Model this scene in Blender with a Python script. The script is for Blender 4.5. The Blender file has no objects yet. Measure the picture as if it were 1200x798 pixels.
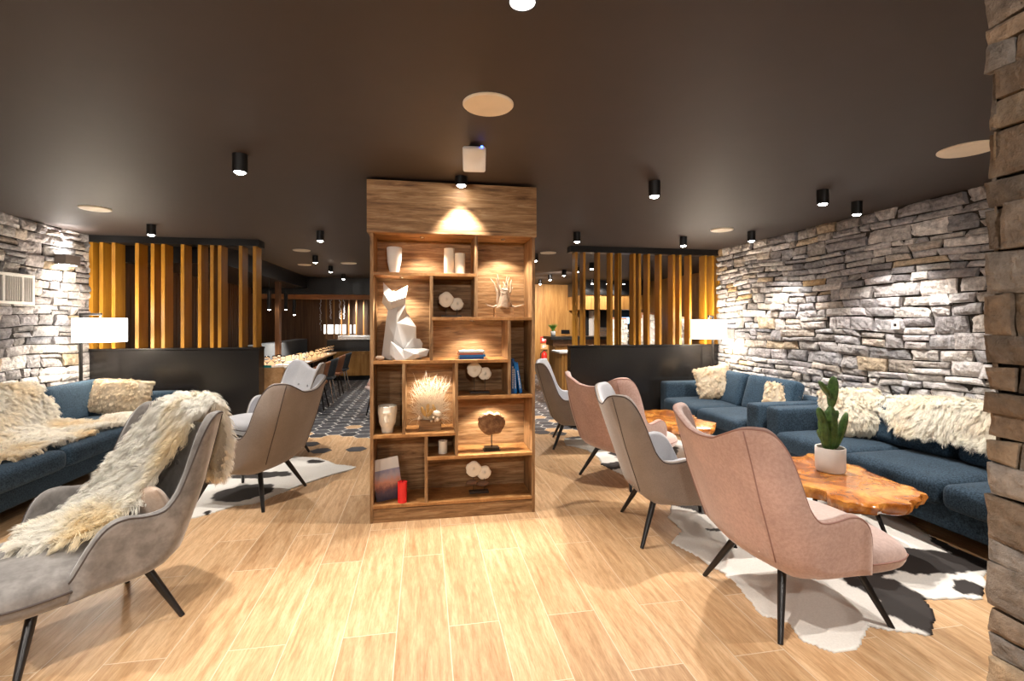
import bpy, bmesh, math, random
import numpy as np
from mathutils import Vector, noise, Matrix
C = bpy.context.scene.collection
PI = math.pi
R = math.radians
CH = 2.57          # ceiling height
# ---------------------------------------------------------------- camera geometry (also used to read floor points)
FPX = 567.0; YAW = R(10.3); EYE = 1.5; HOR = 377.0
def ground(px, py, z=0.0):
    a = (px-600)/FPX; b = (HOR-py)/FPX
    s, c = math.sin(YAW), math.cos(YAW)
    t = (z-EYE)/b
    return ((s+a*c)*t, (c-a*s)*t)
def onplane(px, py, y):
    a = (px-600)/FPX; b = (HOR-py)/FPX
    s, c = math.sin(YAW), math.cos(YAW)
    t = y/(c-a*s)
    return ((s+a*c)*t, EYE+b*t)
# ---------------------------------------------------------------- mesh builder
class MB:
    def __init__(s): s.v = []; s.f = []; s.c = []
    def add(s, vs, fs, col=None):
        o = len(s.v); s.v += [tuple(p) for p in vs]; s.f += [tuple(o+i for i in f) for f in fs]
        s.c += [col]*len(vs) if (col is None or not isinstance(col, list)) else col
        return s
    def box(s, x0, x1, y0, y1, z0, z1, col=None, rot=0, about=None, tilt=None):
        vs = [(x, y, z) for z in (z0, z1) for y in (y0, y1) for x in (x0, x1)]
        if tilt is not None:
            cx, cy, cz = about; M = tilt
            vs = [tuple(M @ Vector((x-cx, y-cy, z-cz)) + Vector(about)) for x, y, z in vs]
        elif rot:
            cx, cy = about or ((x0+x1)/2, (y0+y1)/2); c_, s_ = math.cos(rot), math.sin(rot)
            vs = [(cx+(x-cx)*c_-(y-cy)*s_, cy+(x-cx)*s_+(y-cy)*c_, z) for x, y, z in vs]
        return s.add(vs, [(0,2,3,1),(4,5,7,6),(0,1,5,4),(2,6,7,3),(0,4,6,2),(1,3,7,5)], col)
    def rbox(s, cx, cy, cz, sx, sy, sz, r=.03, crown=0, n=9, M=None, col=None, pinch=0):
        h = (sx/2, sy/2, sz/2); r = min(r, *[q*.999 for q in h])
        ts = [-1+2*(.5-.5*math.cos(PI*i/n)) for i in range(n+1)]
        vs = []; fs = []; idx = {}
        def pt(a, b, c):
            key = (round(a, 5), round(b, 5), round(c, 5))
            if key in idx: return idx[key]
            p = Vector((a*h[0], b*h[1], c*h[2]))
            q = Vector([max(-h[i]+r, min(h[i]-r, p[i])) for i in range(3)])
            d = p-q
            if d.length > 1e-9: p = q+d.normalized()*r
            k = max(0, 1-a*a)*max(0, 1-b*b)
            p.z += crown*k*(1 if c > 0 else 0)*(c if abs(c) < 1 else 1)
            if pinch:
                p.x *= 1-pinch*(1-b*b)*abs(a); p.y *= 1-pinch*(1-a*a)*abs(b)
            if M is not None: p = M @ p
            vs.append((p.x+cx, p.y+cy, p.z+cz)); idx[key] = len(vs)-1
            return idx[key]
        for ax in range(3):
            for sg in (-1, 1):
                for i in range(n):
                    for j in range(n):
                        q = []
                        for a, b in ((i, j), (i+1, j), (i+1, j+1), (i, j+1)):
                            t = [0, 0, 0]; t[ax] = sg; t[(ax+1) % 3] = ts[a]; t[(ax+2) % 3] = ts[b]
                            q.append(pt(*t))
                        fs.append(q if sg > 0 else q[::-1])
        return s.add(vs, fs, col)
    def tube(s, path, rad, seg=10, col=None, cap=True):
        path = [Vector(p) for p in path]; n = len(path)
        if not isinstance(rad, (list, tuple)): rad = [rad]*n
        vs = []; fs = []; up = None
        for i, p in enumerate(path):
            d = (path[min(i+1, n-1)]-path[max(i-1, 0)]).normalized()
            if up is None: up = Vector((0, 0, 1)) if abs(d.z) < .9 else Vector((1, 0, 0))
            a = (up - d*up.dot(d)).normalized(); b = d.cross(a); up = a
            for k in range(seg):
                t = 2*PI*k/seg; vs.append(p+a*math.cos(t)*rad[i]+b*math.sin(t)*rad[i])
        for i in range(n-1):
            for k in range(seg):
                k2 = (k+1) % seg; fs.append((i*seg+k, i*seg+k2, (i+1)*seg+k2, (i+1)*seg+k))
        if cap: fs.append(tuple(range(seg))[::-1]); fs.append(tuple((n-1)*seg+k for k in range(seg)))
        return s.add(vs, fs, col)
    def lathe(s, prof, cx=0, cy=0, cz=0, seg=28, col=None, close=False):
        vs = []; fs = []; n = len(prof)
        for r, z in prof:
            for k in range(seg): t = 2*PI*k/seg; vs.append((cx+r*math.cos(t), cy+r*math.sin(t), cz+z))
        for i in range(n-1):
            for k in range(seg): k2 = (k+1) % seg; fs.append((i*seg+k, i*seg+k2, (i+1)*seg+k2, (i+1)*seg+k))
        if not close:
            if prof[0][0] > 1e-6: fs.append(tuple(range(seg))[::-1])
            if prof[-1][0] > 1e-6: fs.append(tuple((n-1)*seg+k for k in range(seg)))
        return s.add(vs, fs, col)
    def prism(s, pts, z0, z1, col=None):
        n = len(pts)
        vs = [(x, y, z0) for x, y in pts]+[(x, y, z1) for x, y in pts]
        fs = [tuple(range(n))[::-1], tuple(range(n, 2*n))]+[(i, (i+1) % n, n+(i+1) % n, n+i) for i in range(n)]
        return s.add(vs, fs, col)
    def grid(s, P, col=None, wrap=False):
        n = len(P); m = len(P[0]); vs = [p for row in P for p in row]; fs = []
        for i in range(n-1):
            for j in range(m if wrap else m-1):
                j2 = (j+1) % m
                fs.append((i*m+j, i*m+j2, (i+1)*m+j2, (i+1)*m+j))
        return s.add(vs, fs, col)
    def ell(s, c, r, M=None, nu=12, nv=8, col=None, f=None):
        vs = []; fs = []
        for i in range(nv+1):
            th = PI*i/nv
            for k in range(nu):
                ph = 2*PI*k/nu
                p = Vector((math.sin(th)*math.cos(ph)*r[0], math.sin(th)*math.sin(ph)*r[1], -math.cos(th)*r[2]))
                if f: p = f(p)
                if M is not None: p = M @ p
                vs.append(p+Vector(c))
        for i in range(nv):
            for k in range(nu):
                k2 = (k+1) % nu; fs.append((i*nu+k, i*nu+k2, (i+1)*nu+k2, (i+1)*nu+k))
        return s.add(vs, fs, col)

def finish(name, me, mats, parent, smooth):
    for m in (mats if isinstance(mats, (list, tuple)) else [mats]): me.materials.append(m)
    if smooth: me.polygons.foreach_set('use_smooth', [True]*len(me.polygons))
    me.update()
    o = bpy.data.objects.new(name, me); C.objects.link(o)
    if parent is not None: o.parent = parent
    return o
def obj(name, mb, mats, parent=None, smooth=False, bevel=0, sub=0, auto=None, loc=None, rotz=None):
    me = bpy.data.meshes.new(name); me.from_pydata(mb.v, [], mb.f)
    if any(c is not None for c in mb.c):
        at = me.color_attributes.new('tint', 'FLOAT_COLOR', 'POINT')
        at.data.foreach_set('color', [q for c in mb.c for q in ((*(c or (1, 1, 1)), 1))])
    o = finish(name, me, mats, parent, smooth)
    if auto is not None: me.set_sharp_from_angle(angle=R(auto))
    if bevel:
        b = o.modifiers.new('bevel', 'BEVEL'); b.width = bevel; b.segments = 2; b.limit_method = 'ANGLE'
    if sub:
        b = o.modifiers.new('sub', 'SUBSURF'); b.levels = sub; b.render_levels = sub
    if loc is not None: o.location = loc
    if rotz is not None: o.rotation_euler = (0, 0, rotz)
    return o
def tag(o, label, cat, group=None, kind=None):
    o['label'] = label; o['category'] = cat
    if group: o['group'] = group
    if kind: o['kind'] = kind
    return o
def thing(name, label, cat, loc=(0, 0, 0), rotz=0, group=None):
    o = bpy.data.objects.new(name, None); C.objects.link(o); o.empty_display_size = .1
    o.location = loc; o.rotation_euler = (0, 0, rotz)
    return tag(o, label, cat, group)
def struct(name, mb, m, **k):
    o = obj(name, mb, m, **k)
    if k.get('parent') is None: o['kind'] = 'structure'
    return o
def dup(root, loc, rotz, label, group=None, rename=None):
    r = root.copy(); C.objects.link(r); r.location = loc; r.rotation_euler = (0, 0, rotz); r['label'] = label
    if group: r['group'] = group
    for ch in list(root.children):
        c = ch.copy(); C.objects.link(c); c.parent = r
        for g in list(ch.children):
            d = g.copy(); C.objects.link(d); d.parent = c
    return r

# ---------------------------------------------------------------- materials
class NT:
    def __init__(s, name):
        s.m = bpy.data.materials.new(name); s.m.use_nodes = True; s.t = s.m.node_tree
        s.b = s.t.nodes['Principled BSDF']
    def n(s, typ, **k):
        nd = s.t.nodes.new(typ)
        for a, b in k.items():
            if a in nd.inputs: nd.inputs[a].default_value = b
            else: setattr(nd, a, b)
        return nd
    def l(s, a, b): s.t.links.new(a, b)
    def setp(s, **k):
        for a, b in k.items(): s.b.inputs[a.replace('_', ' ')].default_value = b
    def coord(s, scale=(1, 1, 1), kind='Object', rot=(0, 0, 0)):
        tc = s.n('ShaderNodeTexCoord'); mp = s.n('ShaderNodeMapping')
        mp.inputs['Scale'].default_value = scale; mp.inputs['Rotation'].default_value = rot
        s.l(tc.outputs[kind], mp.inputs['Vector']); return mp.outputs['Vector']
    def noise(s, vec, scale=5, detail=4, rough=.6, dist=0):
        nd = s.n('ShaderNodeTexNoise'); nd.inputs['Scale'].default_value = scale; nd.inputs['Detail'].default_value = detail
        nd.inputs['Roughness'].default_value = rough; nd.inputs['Distortion'].default_value = dist
        s.l(vec, nd.inputs['Vector']); return nd.outputs['Fac']
    def ramp(s, fac, stops):
        r = s.n('ShaderNodeValToRGB'); e = r.color_ramp.elements
        while len(e) > 1: e.remove(e[-1])
        e[0].position = stops[0][0]; e[0].color = (*stops[0][1], 1)
        for p, c in stops[1:]: x = e.new(p); x.color = (*c, 1)
        s.l(fac, r.inputs['Fac']); return r.outputs['Color']
    def mix(s, fac, a, b, mode='MIX'):
        m = s.n('ShaderNodeMix', data_type='RGBA', blend_type=mode)
        for k, v in ((0, fac), (6, a), (7, b)):
            if hasattr(v, 'node'): s.l(v, m.inputs[k])
            else: m.inputs[k].default_value = v if k == 0 else (*v, 1)
        return m.outputs[2]
    def bump(s, h, strength=.3, dist=.01):
        b = s.n('ShaderNodeBump'); b.inputs['Strength'].default_value = strength; b.inputs['Distance'].default_value = dist
        s.l(h, b.inputs['Height']); s.l(b.outputs['Normal'], s.b.inputs['Normal'])
    def col(s, c): s.l(c, s.b.inputs['Base Color'])
def plain(name, c, rough=.5, metal=0, emit=0, ecol=None, **k):
    t = NT(name); t.setp(Base_Color=(*c, 1), Roughness=rough, Metallic=metal)
    v = t.coord((1, 1, 1)); f = t.noise(v, 6, 3)
    t.col(t.mix(.25, c, t.ramp(f, [(.3, tuple(x*.75 for x in c)), (.7, tuple(min(1, x*1.2) for x in c))])))
    if emit: t.setp(Emission_Strength=emit, Emission_Color=(*(ecol or c), 1))
    for a, b in k.items(): t.b.inputs[a.replace('_', ' ')].default_value = b
    return t.m
def tinted(name, rough=.8, scale=18, bs=.5, bd=.01, amount=.5, sheen=0, spec=.3):
    t = NT(name); at = t.n('ShaderNodeAttribute', attribute_name='tint')
    v = t.coord(); f = t.noise(v, scale, 8, .65); f2 = t.noise(v, scale*.25, 4)
    c = t.mix(amount, at.outputs['Color'], t.ramp(f, [(.25, (.42, .40, .38)), (.75, (1.3, 1.27, 1.23))]), 'MULTIPLY')
    c = t.mix(amount*.6, c, t.ramp(f2, [(.3, (.6, .58, .56)), (.7, (1.15, 1.1, 1.0))]), 'MULTIPLY')
    t.col(c); t.setp(Roughness=rough, Specular_IOR_Level=spec)
    if bs: t.bump(f, bs, bd)
    return t.m
def fabric(name, c1, c2, scale=260, rough=.95, sheen=.3, bs=.3, mott=.5):
    t = NT(name); v = t.coord(); f = t.noise(v, scale, 3, .7); g = t.noise(v, 5, 4, .6, .5)
    a = t.ramp(f, [(.35, c1), (.65, c2)])
    a = t.mix(mott, a, t.ramp(g, [(.35, (.72, .72, .72)), (.65, (1.15, 1.15, 1.15))]), 'MULTIPLY')
    t.col(a); t.setp(Roughness=rough, Sheen_Weight=sheen, Sheen_Roughness=.4, Specular_IOR_Level=.2); t.bump(f, bs, .002)
    return t.m
def wood(name, dark, mid, light, scale=(1.2, 9, 9), rough=.5, ns=3.0, bs=.15, spec=.4):
    t = NT(name); v = t.coord(scale); f = t.noise(v, ns, 8, .65, .6); g = t.noise(v, ns*5, 4, .7)
    a = t.ramp(f, [(.28, dark), (.5, mid), (.72, light)])
    a = t.mix(.45, a, t.ramp(g, [(.3, (.55, .5, .45)), (.7, (1.1, 1.08, 1.05))]), 'MULTIPLY')
    t.col(a); t.setp(Roughness=rough, Specular_IOR_Level=spec); t.bump(g, bs, .003)
    return t.m
M = {}
M['shelf'] = wood('weathered_oak', (.085, .036, .012), (.31, .168, .070), (.52, .345, .185), (1.3, 6, 14), .6, 2.6)
M['shelf_v'] = wood('weathered_oak_upright', (.085, .036, .012), (.31, .168, .070), (.52, .345, .185), (12, 6, 1.3), .6, 2.6)
M['shelf_edge'] = wood('oak_edge', (.22, .09, .02), (.42, .2, .065), (.58, .32, .12), (3, 6, 3), .5, 2.6)
M['slat'] = wood('ochre_slat', (.34, .145, .010), (.44, .20, .015), (.50, .24, .022), (9, 9, .7), .42, 1.5, .05)
M['slat_wall'] = wood('dark_wood_boards', (.06, .025, .01), (.14, .06, .02), (.22, .1, .04), (12, 12, .5), .5, 2)
M['warm_boards'] = wood('honey_boards', (.24, .10, .022), (.42, .20, .05), (.56, .30, .09), (6, 6, .5), .5, 2)
M['burl'] = None
M['table_wood'] = wood('oak_tabletop', (.33, .17, .07), (.5, .29, .13), (.6, .38, .2), (6, 1, 6), .35, 2)
M['black'] = plain('black_metal', (.012, .011, .011), .35, .3)
M['legblack'] = plain('black_lacquered_wood', (.014, .012, .012), .3)
M['ceil'] = plain('dark_brown_ceiling_paint', (.036, .0245, .0195), .6)
M['blackwall'] = plain('black_lacquered_panel', (.012, .0105, .010), .22)
M['white'] = plain('white_plaster', (.82, .8, .77), .5)
M['cream'] = plain('cream_plastic', (.8, .7, .55), .5)
M['wax'] = plain('ivory_wax', (.85, .78, .66), .5)
M['red'] = plain('red_wax', (.75, .02, .02), .45)
M['chrome'] = plain('brushed_metal', (.6, .6, .6), .25, .9)
M['glow'] = plain('lamp_glass', (1, .96, .9), .5, 0, 30, (1, .95, .88))
M['shade'] = plain('white_fabric_shade', (.9, .88, .84), .8, 0, 2.6, (1, .96, .9))
M['plaster'] = plain('matt_grey_white_plaster', (.52, .51, .50), .6)
M['concrete'] = plain('pale_concrete', (.62, .58, .54), .8)
M['stone'] = tinted('dry_stone', .85, 26, 1.0, .02, .8)
M['fur'] = None
M['velvet_pink'] = fabric('dusty_pink_velvet', (.50, .32, .265), (.60, .405, .345), 60, .75, .6, .08, .35)
M['velvet_pink_in'] = fabric('dusty_pink_velvet_inner', (.54, .38, .335), (.64, .475, .425), 60, .75, .6, .08, .35)
M['grey_out'] = fabric('taupe_grey_weave', (.215, .18, .155), (.36, .31, .275), 420, .95, .3, .3, .3)
M['grey_in'] = fabric('light_grey_weave', (.34, .34, .36), (.50, .50, .53), 420, .95, .3, .3, .25)
M['velvet_grey'] = fabric('grey_velvet', (.17, .155, .145), (.27, .25, .235), 14, .8, .7, .08, .7)
M['blue'] = fabric('navy_tweed', (.009, .018, .030), (.042, .072, .105), 95, .95, .05, .5, .45)
M['blue_cushion'] = fabric('blue_tweed_cushion', (.012, .028, .048), (.055, .098, .145), 95, .95, .05, .5, .4)
M['piping_dark'] = plain('dark_piping', (.07, .055, .05), .8)
M['piping_pink'] = plain('rose_piping', (.36, .2, .165), .8)

# burl
t = NT('burl_wood'); v = t.coord((1, 1, 1)); f = t.noise(v, 3.2, 8, .6, 2.2); g = t.noise(v, 11, 8, .7, 3.0)
a = t.ramp(f, [(.25, (.10, .022, .004)), (.42, (.42, .13, .02)), (.55, (.66, .27, .05)), (.75, (.85, .47, .13))])
a = t.mix(.6, a, t.ramp(g, [(.3, (.35, .2, .12)), (.6, (1.1, 1.05, 1))]), 'MULTIPLY')
t.col(a); t.setp(Roughness=.16, Coat_Weight=.6, Coat_Roughness=.08); t.bump(g, .12, .004); M['burl'] = t.m
# fur
t = NT('long_wool'); at = t.n('ShaderNodeAttribute', attribute_name='tint')
t.col(at.outputs['Color']); t.setp(Roughness=.85, Specular_IOR_Level=.15); tr = t.n('ShaderNodeBsdfTranslucent'); t.l(at.outputs['Color'], tr.inputs['Color']); ms_ = t.n('ShaderNodeMixShader'); ms_.inputs[0].default_value = .42
t.l(t.b.outputs[0], ms_.inputs[1]); t.l(tr.outputs[0], ms_.inputs[2]); t.l(ms_.outputs[0], t.t.nodes['Material Output'].inputs['Surface']); M['fur'] = t.m
# hide
t = NT('cow_hide'); at = t.n('ShaderNodeAttribute', attribute_name='tint'); v = t.coord((1, 1, 1))
f = t.noise(v, 90, 4, .7)
t.col(t.mix(.35, at.outputs['Color'], t.ramp(f, [(.3, (.7, .68, .66)), (.7, (1.1, 1.1, 1.1))]), 'MULTIPLY')); t.setp(Roughness=.7); t.bump(f, .2, .003); M['hide'] = t.m
# floor planks
t = NT('oak_look_plank_tile')
tc = t.n('ShaderNodeTexCoord'); sx = t.n('ShaderNodeSeparateXYZ'); t.l(tc.outputs['Object'], sx.inputs[0])
cx = t.n('ShaderNodeCombineXYZ'); t.l(sx.outputs['Y'], cx.inputs['X'])
ad = t.n('ShaderNodeMath', operation='ADD'); ad.inputs[1].default_value = .13; t.l(sx.outputs['X'], ad.inputs[0]); t.l(ad.outputs[0], cx.inputs['Y'])
br = t.n('ShaderNodeTexBrick', offset=.37, offset_frequency=2, squash=1)
t.l(cx.outputs[0], br.inputs['Vector'])
for k, val in (('Scale', 1), ('Mortar Size', .0024), ('Mortar Smooth', .2), ('Bias', 0), ('Brick Width', 1.2), ('Row Height', .25)): br.inputs[k].default_value = val
br.inputs['Color1'].default_value = (0, 0, 0, 1); br.inputs['Color2'].default_value = (1, 1, 1, 1); br.inputs['Mortar'].default_value = (.5, .5, .5, 1)
rnd = t.n('ShaderNodeSeparateColor'); t.l(br.outputs['Color'], rnd.inputs[0])
off = t.n('ShaderNodeVectorMath', operation='ADD'); t.l(tc.outputs['Object'], off.inputs[0])
mu = t.n('ShaderNodeMath', operation='MULTIPLY'); mu.inputs[1].default_value = 37.0; t.l(rnd.outputs[0], mu.inputs[0])
cz = t.n('ShaderNodeCombineXYZ'); t.l(mu.outputs[0], cz.inputs['X']); t.l(mu.outputs[0], cz.inputs['Z']); t.l(cz.outputs[0], off.inputs[1])
mp = t.n('ShaderNodeMapping'); mp.inputs['Scale'].default_value = (9, .9, 1); t.l(off.outputs[0], mp.inputs['Vector'])
g1 = t.noise(mp.outputs[0], 2.2, 8, .62, 1.4); g2 = t.noise(mp.outputs[0], 14, 5, .7, .3)
mp3 = t.n('ShaderNodeMapping'); mp3.inputs['Scale'].default_value = (3.0, .8, 1); t.l(off.outputs[0], mp3.inputs['Vector'])
g3 = t.noise(mp3.outputs[0], 1.6, 3, .5, .5)
wv = t.n('ShaderNodeTexWave', wave_type='RINGS', rings_direction='Z'); t.l(mp3.outputs[0], wv.inputs['Vector'])
for k, val in (('Scale', 1.6), ('Distortion', 9), ('Detail', 3), ('Detail Scale', 1.2)): wv.inputs[k].default_value = val
a = t.ramp(g1, [(.25, (.43, .245, .115)), (.5, (.60, .39, .215)), (.75, (.71, .51, .31))])
a = t.mix(.8, a, t.ramp(rnd.outputs[0], [(0, (.82, .79, .76)), (.5, (1, 1, 1)), (1, (1.16, 1.17, 1.2))]), 'MULTIPLY')
a = t.mix(.7, a, t.ramp(g2, [(.35, (.72, .64, .55)), (.6, (1.06, 1.05, 1.04))]), 'MULTIPLY')
a = t.mix(.25, a, t.ramp(wv.outputs['Fac'], [(.3, (.75, .66, .56)), (.7, (1.06, 1.05, 1.04))]), 'MULTIPLY')
a = t.mix(br.outputs['Fac'], a, (.70, .56, .40))
t.col(a); t.setp(Roughness=.38, Specular_IOR_Level=.45); t.bump(br.outputs['Fac'], -.3, .002); M['floor'] = t.m
# slate hexes
M['hex'] = tinted('slate_hexagon_tile', .45, 30, .2, .002, .5, spec=.5)
M['grout'] = plain('pale_grout', (.66, .64, .6), .8)
# glass
t = NT('clear_glass'); t.setp(Base_Color=(1, 1, 1, 1), Roughness=.02, Transmission_Weight=1, IOR=1.45); M['glass'] = t.m
M['green'] = NT('cactus_skin').m
t = NT('cactus_green'); v = t.coord(); f = t.noise(v, 40, 4); g = t.noise(v, 6, 3)
a = t.ramp(f, [(.3, (.02, .06, .012)), (.7, (.075, .16, .03))]); a = t.mix(.4, a, t.ramp(g, [(.45, (1, 1, 1)), (.75, (1.8, 1.3, .7))]), 'MULTIPLY')
t.col(a); t.setp(Roughness=.55); M['green'] = t.m
M['plant'] = plain('leaf_green', (.16, .36, .05), .5)
M['dried'] = plain('dried_branch', (.62, .48, .34), .8)
M['drift'] = plain('driftwood', (.46, .34, .24), .85)
M['teal'] = plain('teal_card', (.0, .32, .30), .5)
M['bookblue'] = plain('blue_book_cloth', (.01, .19, .62), .4)
M['bookdark'] = plain('navy_book_cloth', (.01, .09, .34), .4)
M['paper'] = plain('white_paper', (.8, .78, .74), .7)
M['leather'] = plain('tan_leather', (.33, .13, .055), .5)
M['anthracite'] = fabric('anthracite_fabric', (.03, .035, .04), (.07, .08, .09), 300)
M['beige'] = fabric('beige_suede', (.50, .36, .27), (.58, .44, .34), 40, .8, .4, .1)
# ================================================================ the room
XL, XR = -4.08, 4.33
YL, YR = 6.8, 6.55         # the two slatted dividers
mb = MB(); mb.box(-7, 7.5, -3.2, 6.74, -.1, 0); struct('floor', mb, M['floor'])
# hexagon tiles: rows of slate in the dining end, loose ones among the planks
rng = random.Random(4)
HR = .131
hexes = []
for i in range(-30, 36):
    for j in range(0, 50):
        cx = i*1.5*HR; cy = 5.7+j*math.sqrt(3)*HR+(math.sqrt(3)/2*HR if i % 2 else 0)
        hexes.append((cx, cy))
g = MB(); tmb = MB()
loose = [ground(*p) for p in ((375, 531), (427, 525), (415, 526), (368, 519), (640, 505), (648, 508), (629, 492), (652, 498))]
missing = [ground(*p) for p in ((411, 502), (362, 507), (637, 488), (650, 492))]
for cx, cy in hexes:
    if cy > 14.5 or cx < -6.5 or cx > 7: continue
    edge = 6.62+.10*math.sin(cx*2.3)+.06*math.sin(cx*5+1)
    on = cy > edge
    if any((cx-a)**2+(cy-b)**2 < (HR*.9)**2 for a, b in loose): on = True
    if any((cx-a)**2+(cy-b)**2 < (HR*.9)**2 for a, b in missing): on = False
    if not on and cy < 6.74: continue
    def hx(r): return [(cx+r*math.cos(k*PI/3), cy+r*math.sin(k*PI/3)) for k in range(6)]
    if cy > edge-.1: g.prism(hx(HR), -.02, .0012)
    v_ = rng.uniform(.6, 1.25)
    if on: tmb.prism(hx(HR*.93), -.01, .0028, (.060*v_, .063*v_, .075*v_))
    else: tmb.prism(hx(HR*.955), -.01, .0028, (.56*v_**.3, .36*v_**.3, .2*v_**.3))
struct('floor', g, M['grout']); struct('floor', tmb, M['hex'])
mb = MB(); mb.box(-7, 7.5, 6.74, 15, -.1, -.015); struct('floor', mb, M['grout'])
mb = MB(); mb.box(-7, 7.5, -3.2, 15, CH, CH+.1); struct('ceiling', mb, M['ceil'])

PAL_GREY = [((.46, .45, .485), 5), ((.54, .53, .555), 5), ((.38, .385, .42), 3), ((.58, .56, .56), 4), ((.52, .475, .44), 2), ((.60, .50, .38), .7), ((.58, .43, .26), .3), ((.66, .65, .66), 2)]
PAL_BROWN_DIM = [((.34, .265, .205), 5), ((.40, .32, .245), 4), ((.28, .24, .21), 4), ((.44, .34, .24), 1.5), ((.36, .33, .31), 3), ((.52, .32, .15), .3)]  # pillar's weaker, warmer light is put into these darker browns
def stones(L, H, seed, hr, wr, place, pal, proud=.03, rough=.010, joint=.006, warp=.035, a0=0, res=.03, tilt=1.0):
    r = random.Random(seed); mb = MB(); z = 0.0
    cols = [c for c, w in pal]; ws = [w for c, w in pal]
    def W(a, zz):
        n = noise.noise_vector(Vector((a*1.1+seed*7, zz*1.7, seed)))
        return a+n.x*warp*.9, zz+n.y*warp*min(1, zz*3, max(0, (H-zz))*3)
    def stone(x0, x1, z0, z1):
        c = r.choices(cols, ws)[0]; k = r.uniform(.66, 1.3); c = tuple(q*k for q in c)
        nx = max(4, min(40, int((x1-x0)/res))); nz = max(4, int((z1-z0)/(res*.8)))
        d0 = r.uniform(.0, proud); tx = r.uniform(-.022, .022)*tilt; tz = r.uniform(-.12, .12)*tilt
        sk = [r.uniform(-.02, .02)*tilt for _ in range(4)]+[r.uniform(-.013, .013) for _ in range(4)]; fq = [(r.uniform(-1, 1), r.uniform(-1, 1), r.uniform(.0, .5)) for _ in range(3)]
        rows = []
        for j in range(-1, nz+2):
            row = []
            for i in range(-1, nx+2):
                a = min(max(i/nx, 0), 1); b = min(max(j/nz, 0), 1)
                back = i < 0 or j < 0 or i > nx or j > nz
                X0 = x0+(x1-x0)*a+joint*(1-2*a); Z0 = z0+(z1-z0)*b+joint*.8*(1-2*b)
                X0 += (sk[0]*(1-b)+sk[1]*b)*(1-a)+(sk[2]*(1-b)+sk[3]*b)*a
                Z0 += ((sk[4]*(1-a)+sk[5]*a)*(1-b)+(sk[6]*(1-a)+sk[7]*a)*b)*.55
                wa, wz = W(X0, Z0)
                n1 = noise.noise(Vector((wa*9, wz*13, seed*3+d0*90))); n2 = noise.noise(Vector((wa*27, wz*35, seed+5)))
                e = min(a, 1-a)*(x1-x0); f = min(b, 1-b)*(z1-z0); ed = min(e, f)
                chip = sum(max(0, (a*2-1)*u_+(b*2-1)*v_-w_) for u_, v_, w_ in fq)
                n3 = noise.noise(Vector((wa*60, wz*75, seed+9)))
                d = d0+tx*(a-.5)+tz*(z1-z0)*(b-.5)+n1*rough*1.6+n2*rough*.9+n3*rough*.35-chip*.009-max(0, .010-ed)*.9
                if back: d = -.04
                row.append(place(wa, min(max(wz, 0), H), d))
            rows.append(row)
        mb.grid(rows, c)
    while z < H-.02:
        h = r.uniform(*hr)
        if H-z-h < hr[0]*.8: h = H-z
        x = a0-r.uniform(0, .2)
        while x < a0+L:
            w = r.uniform(*wr)*(1 if r.random() < .8 else 1.5)
            x1 = x+w
            X0 = max(x, a0); X1 = min(x1, a0+L)
            if X1-X0 > .03:
                if h > .11 and r.random() < .38:
                    s_ = r.uniform(.3, .7)*h; stone(X0, X1, z, z+s_)
                    if w > .3 and r.random() < .6:
                        m_ = X0+(X1-X0)*r.uniform(.35, .65); stone(X0, m_, z+s_, z+h); stone(m_, X1, z+s_, z+h)
                    else: stone(X0, X1, z+s_, z+h)
                else: stone(X0, X1, z, z+h)
            x = x1
        z += h
    return mb
M['mortar'] = plain('dark_mortar', (.05, .045, .04), .9)  # near-black mortar colour
w = stones(3.9, CH, 3, (.075, .15), (.12, .34), lambda a, z, d: (XL+d, a, z), PAL_GREY, a0=3.0)
w.box(XL-.2, XL-.02, -3.2, 7.0, 0, CH, (.05, .045, .04)); struct('wall_left', w, M['stone'])
w = stones(6.0, CH, 8, (.05, .15), (.10, .34), lambda a, z, d: (XR-d, a, z), PAL_GREY, a0=.6)
w.box(XR+.02, XR+.2, -3.2, 6.72, 0, CH, (.05, .045, .04)); struct('wall_right', w, M['stone'])
# near pillar at the right edge of the view
px0, px1, py0, py1 = 1.42, 1.80, .32, 1.005
w = stones(py1-py0, CH, 21, (.06, .14), (.10, .26), lambda a, z, d: (px0-d*.4, a, z), PAL_BROWN_DIM, a0=py0, proud=.03, rough=.012, warp=.010, joint=.0035, res=.012, tilt=.3)
w2 = stones(px1-px0, CH, 22, (.08, .16), (.12, .3), lambda a, z, d: (a, py1+d*.25-.012, z), PAL_BROWN_DIM, a0=px0, proud=.015, warp=.012, tilt=.2)
w.add(w2.v, w2.f, None); w.c[-len(w2.v):] = w2.c
w.box(px0+.02, px1, py0, py1-.02, 0, CH, (.05, .045, .04)); struct('wall_pillar', w, M['stone'])
mb = MB(); mb.box(-7, 7.5, -3.4, -3.2, 0, CH); struct('wall_behind', mb, plain('pale_plaster_wall', (.7, .64, .57), .8))

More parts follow.
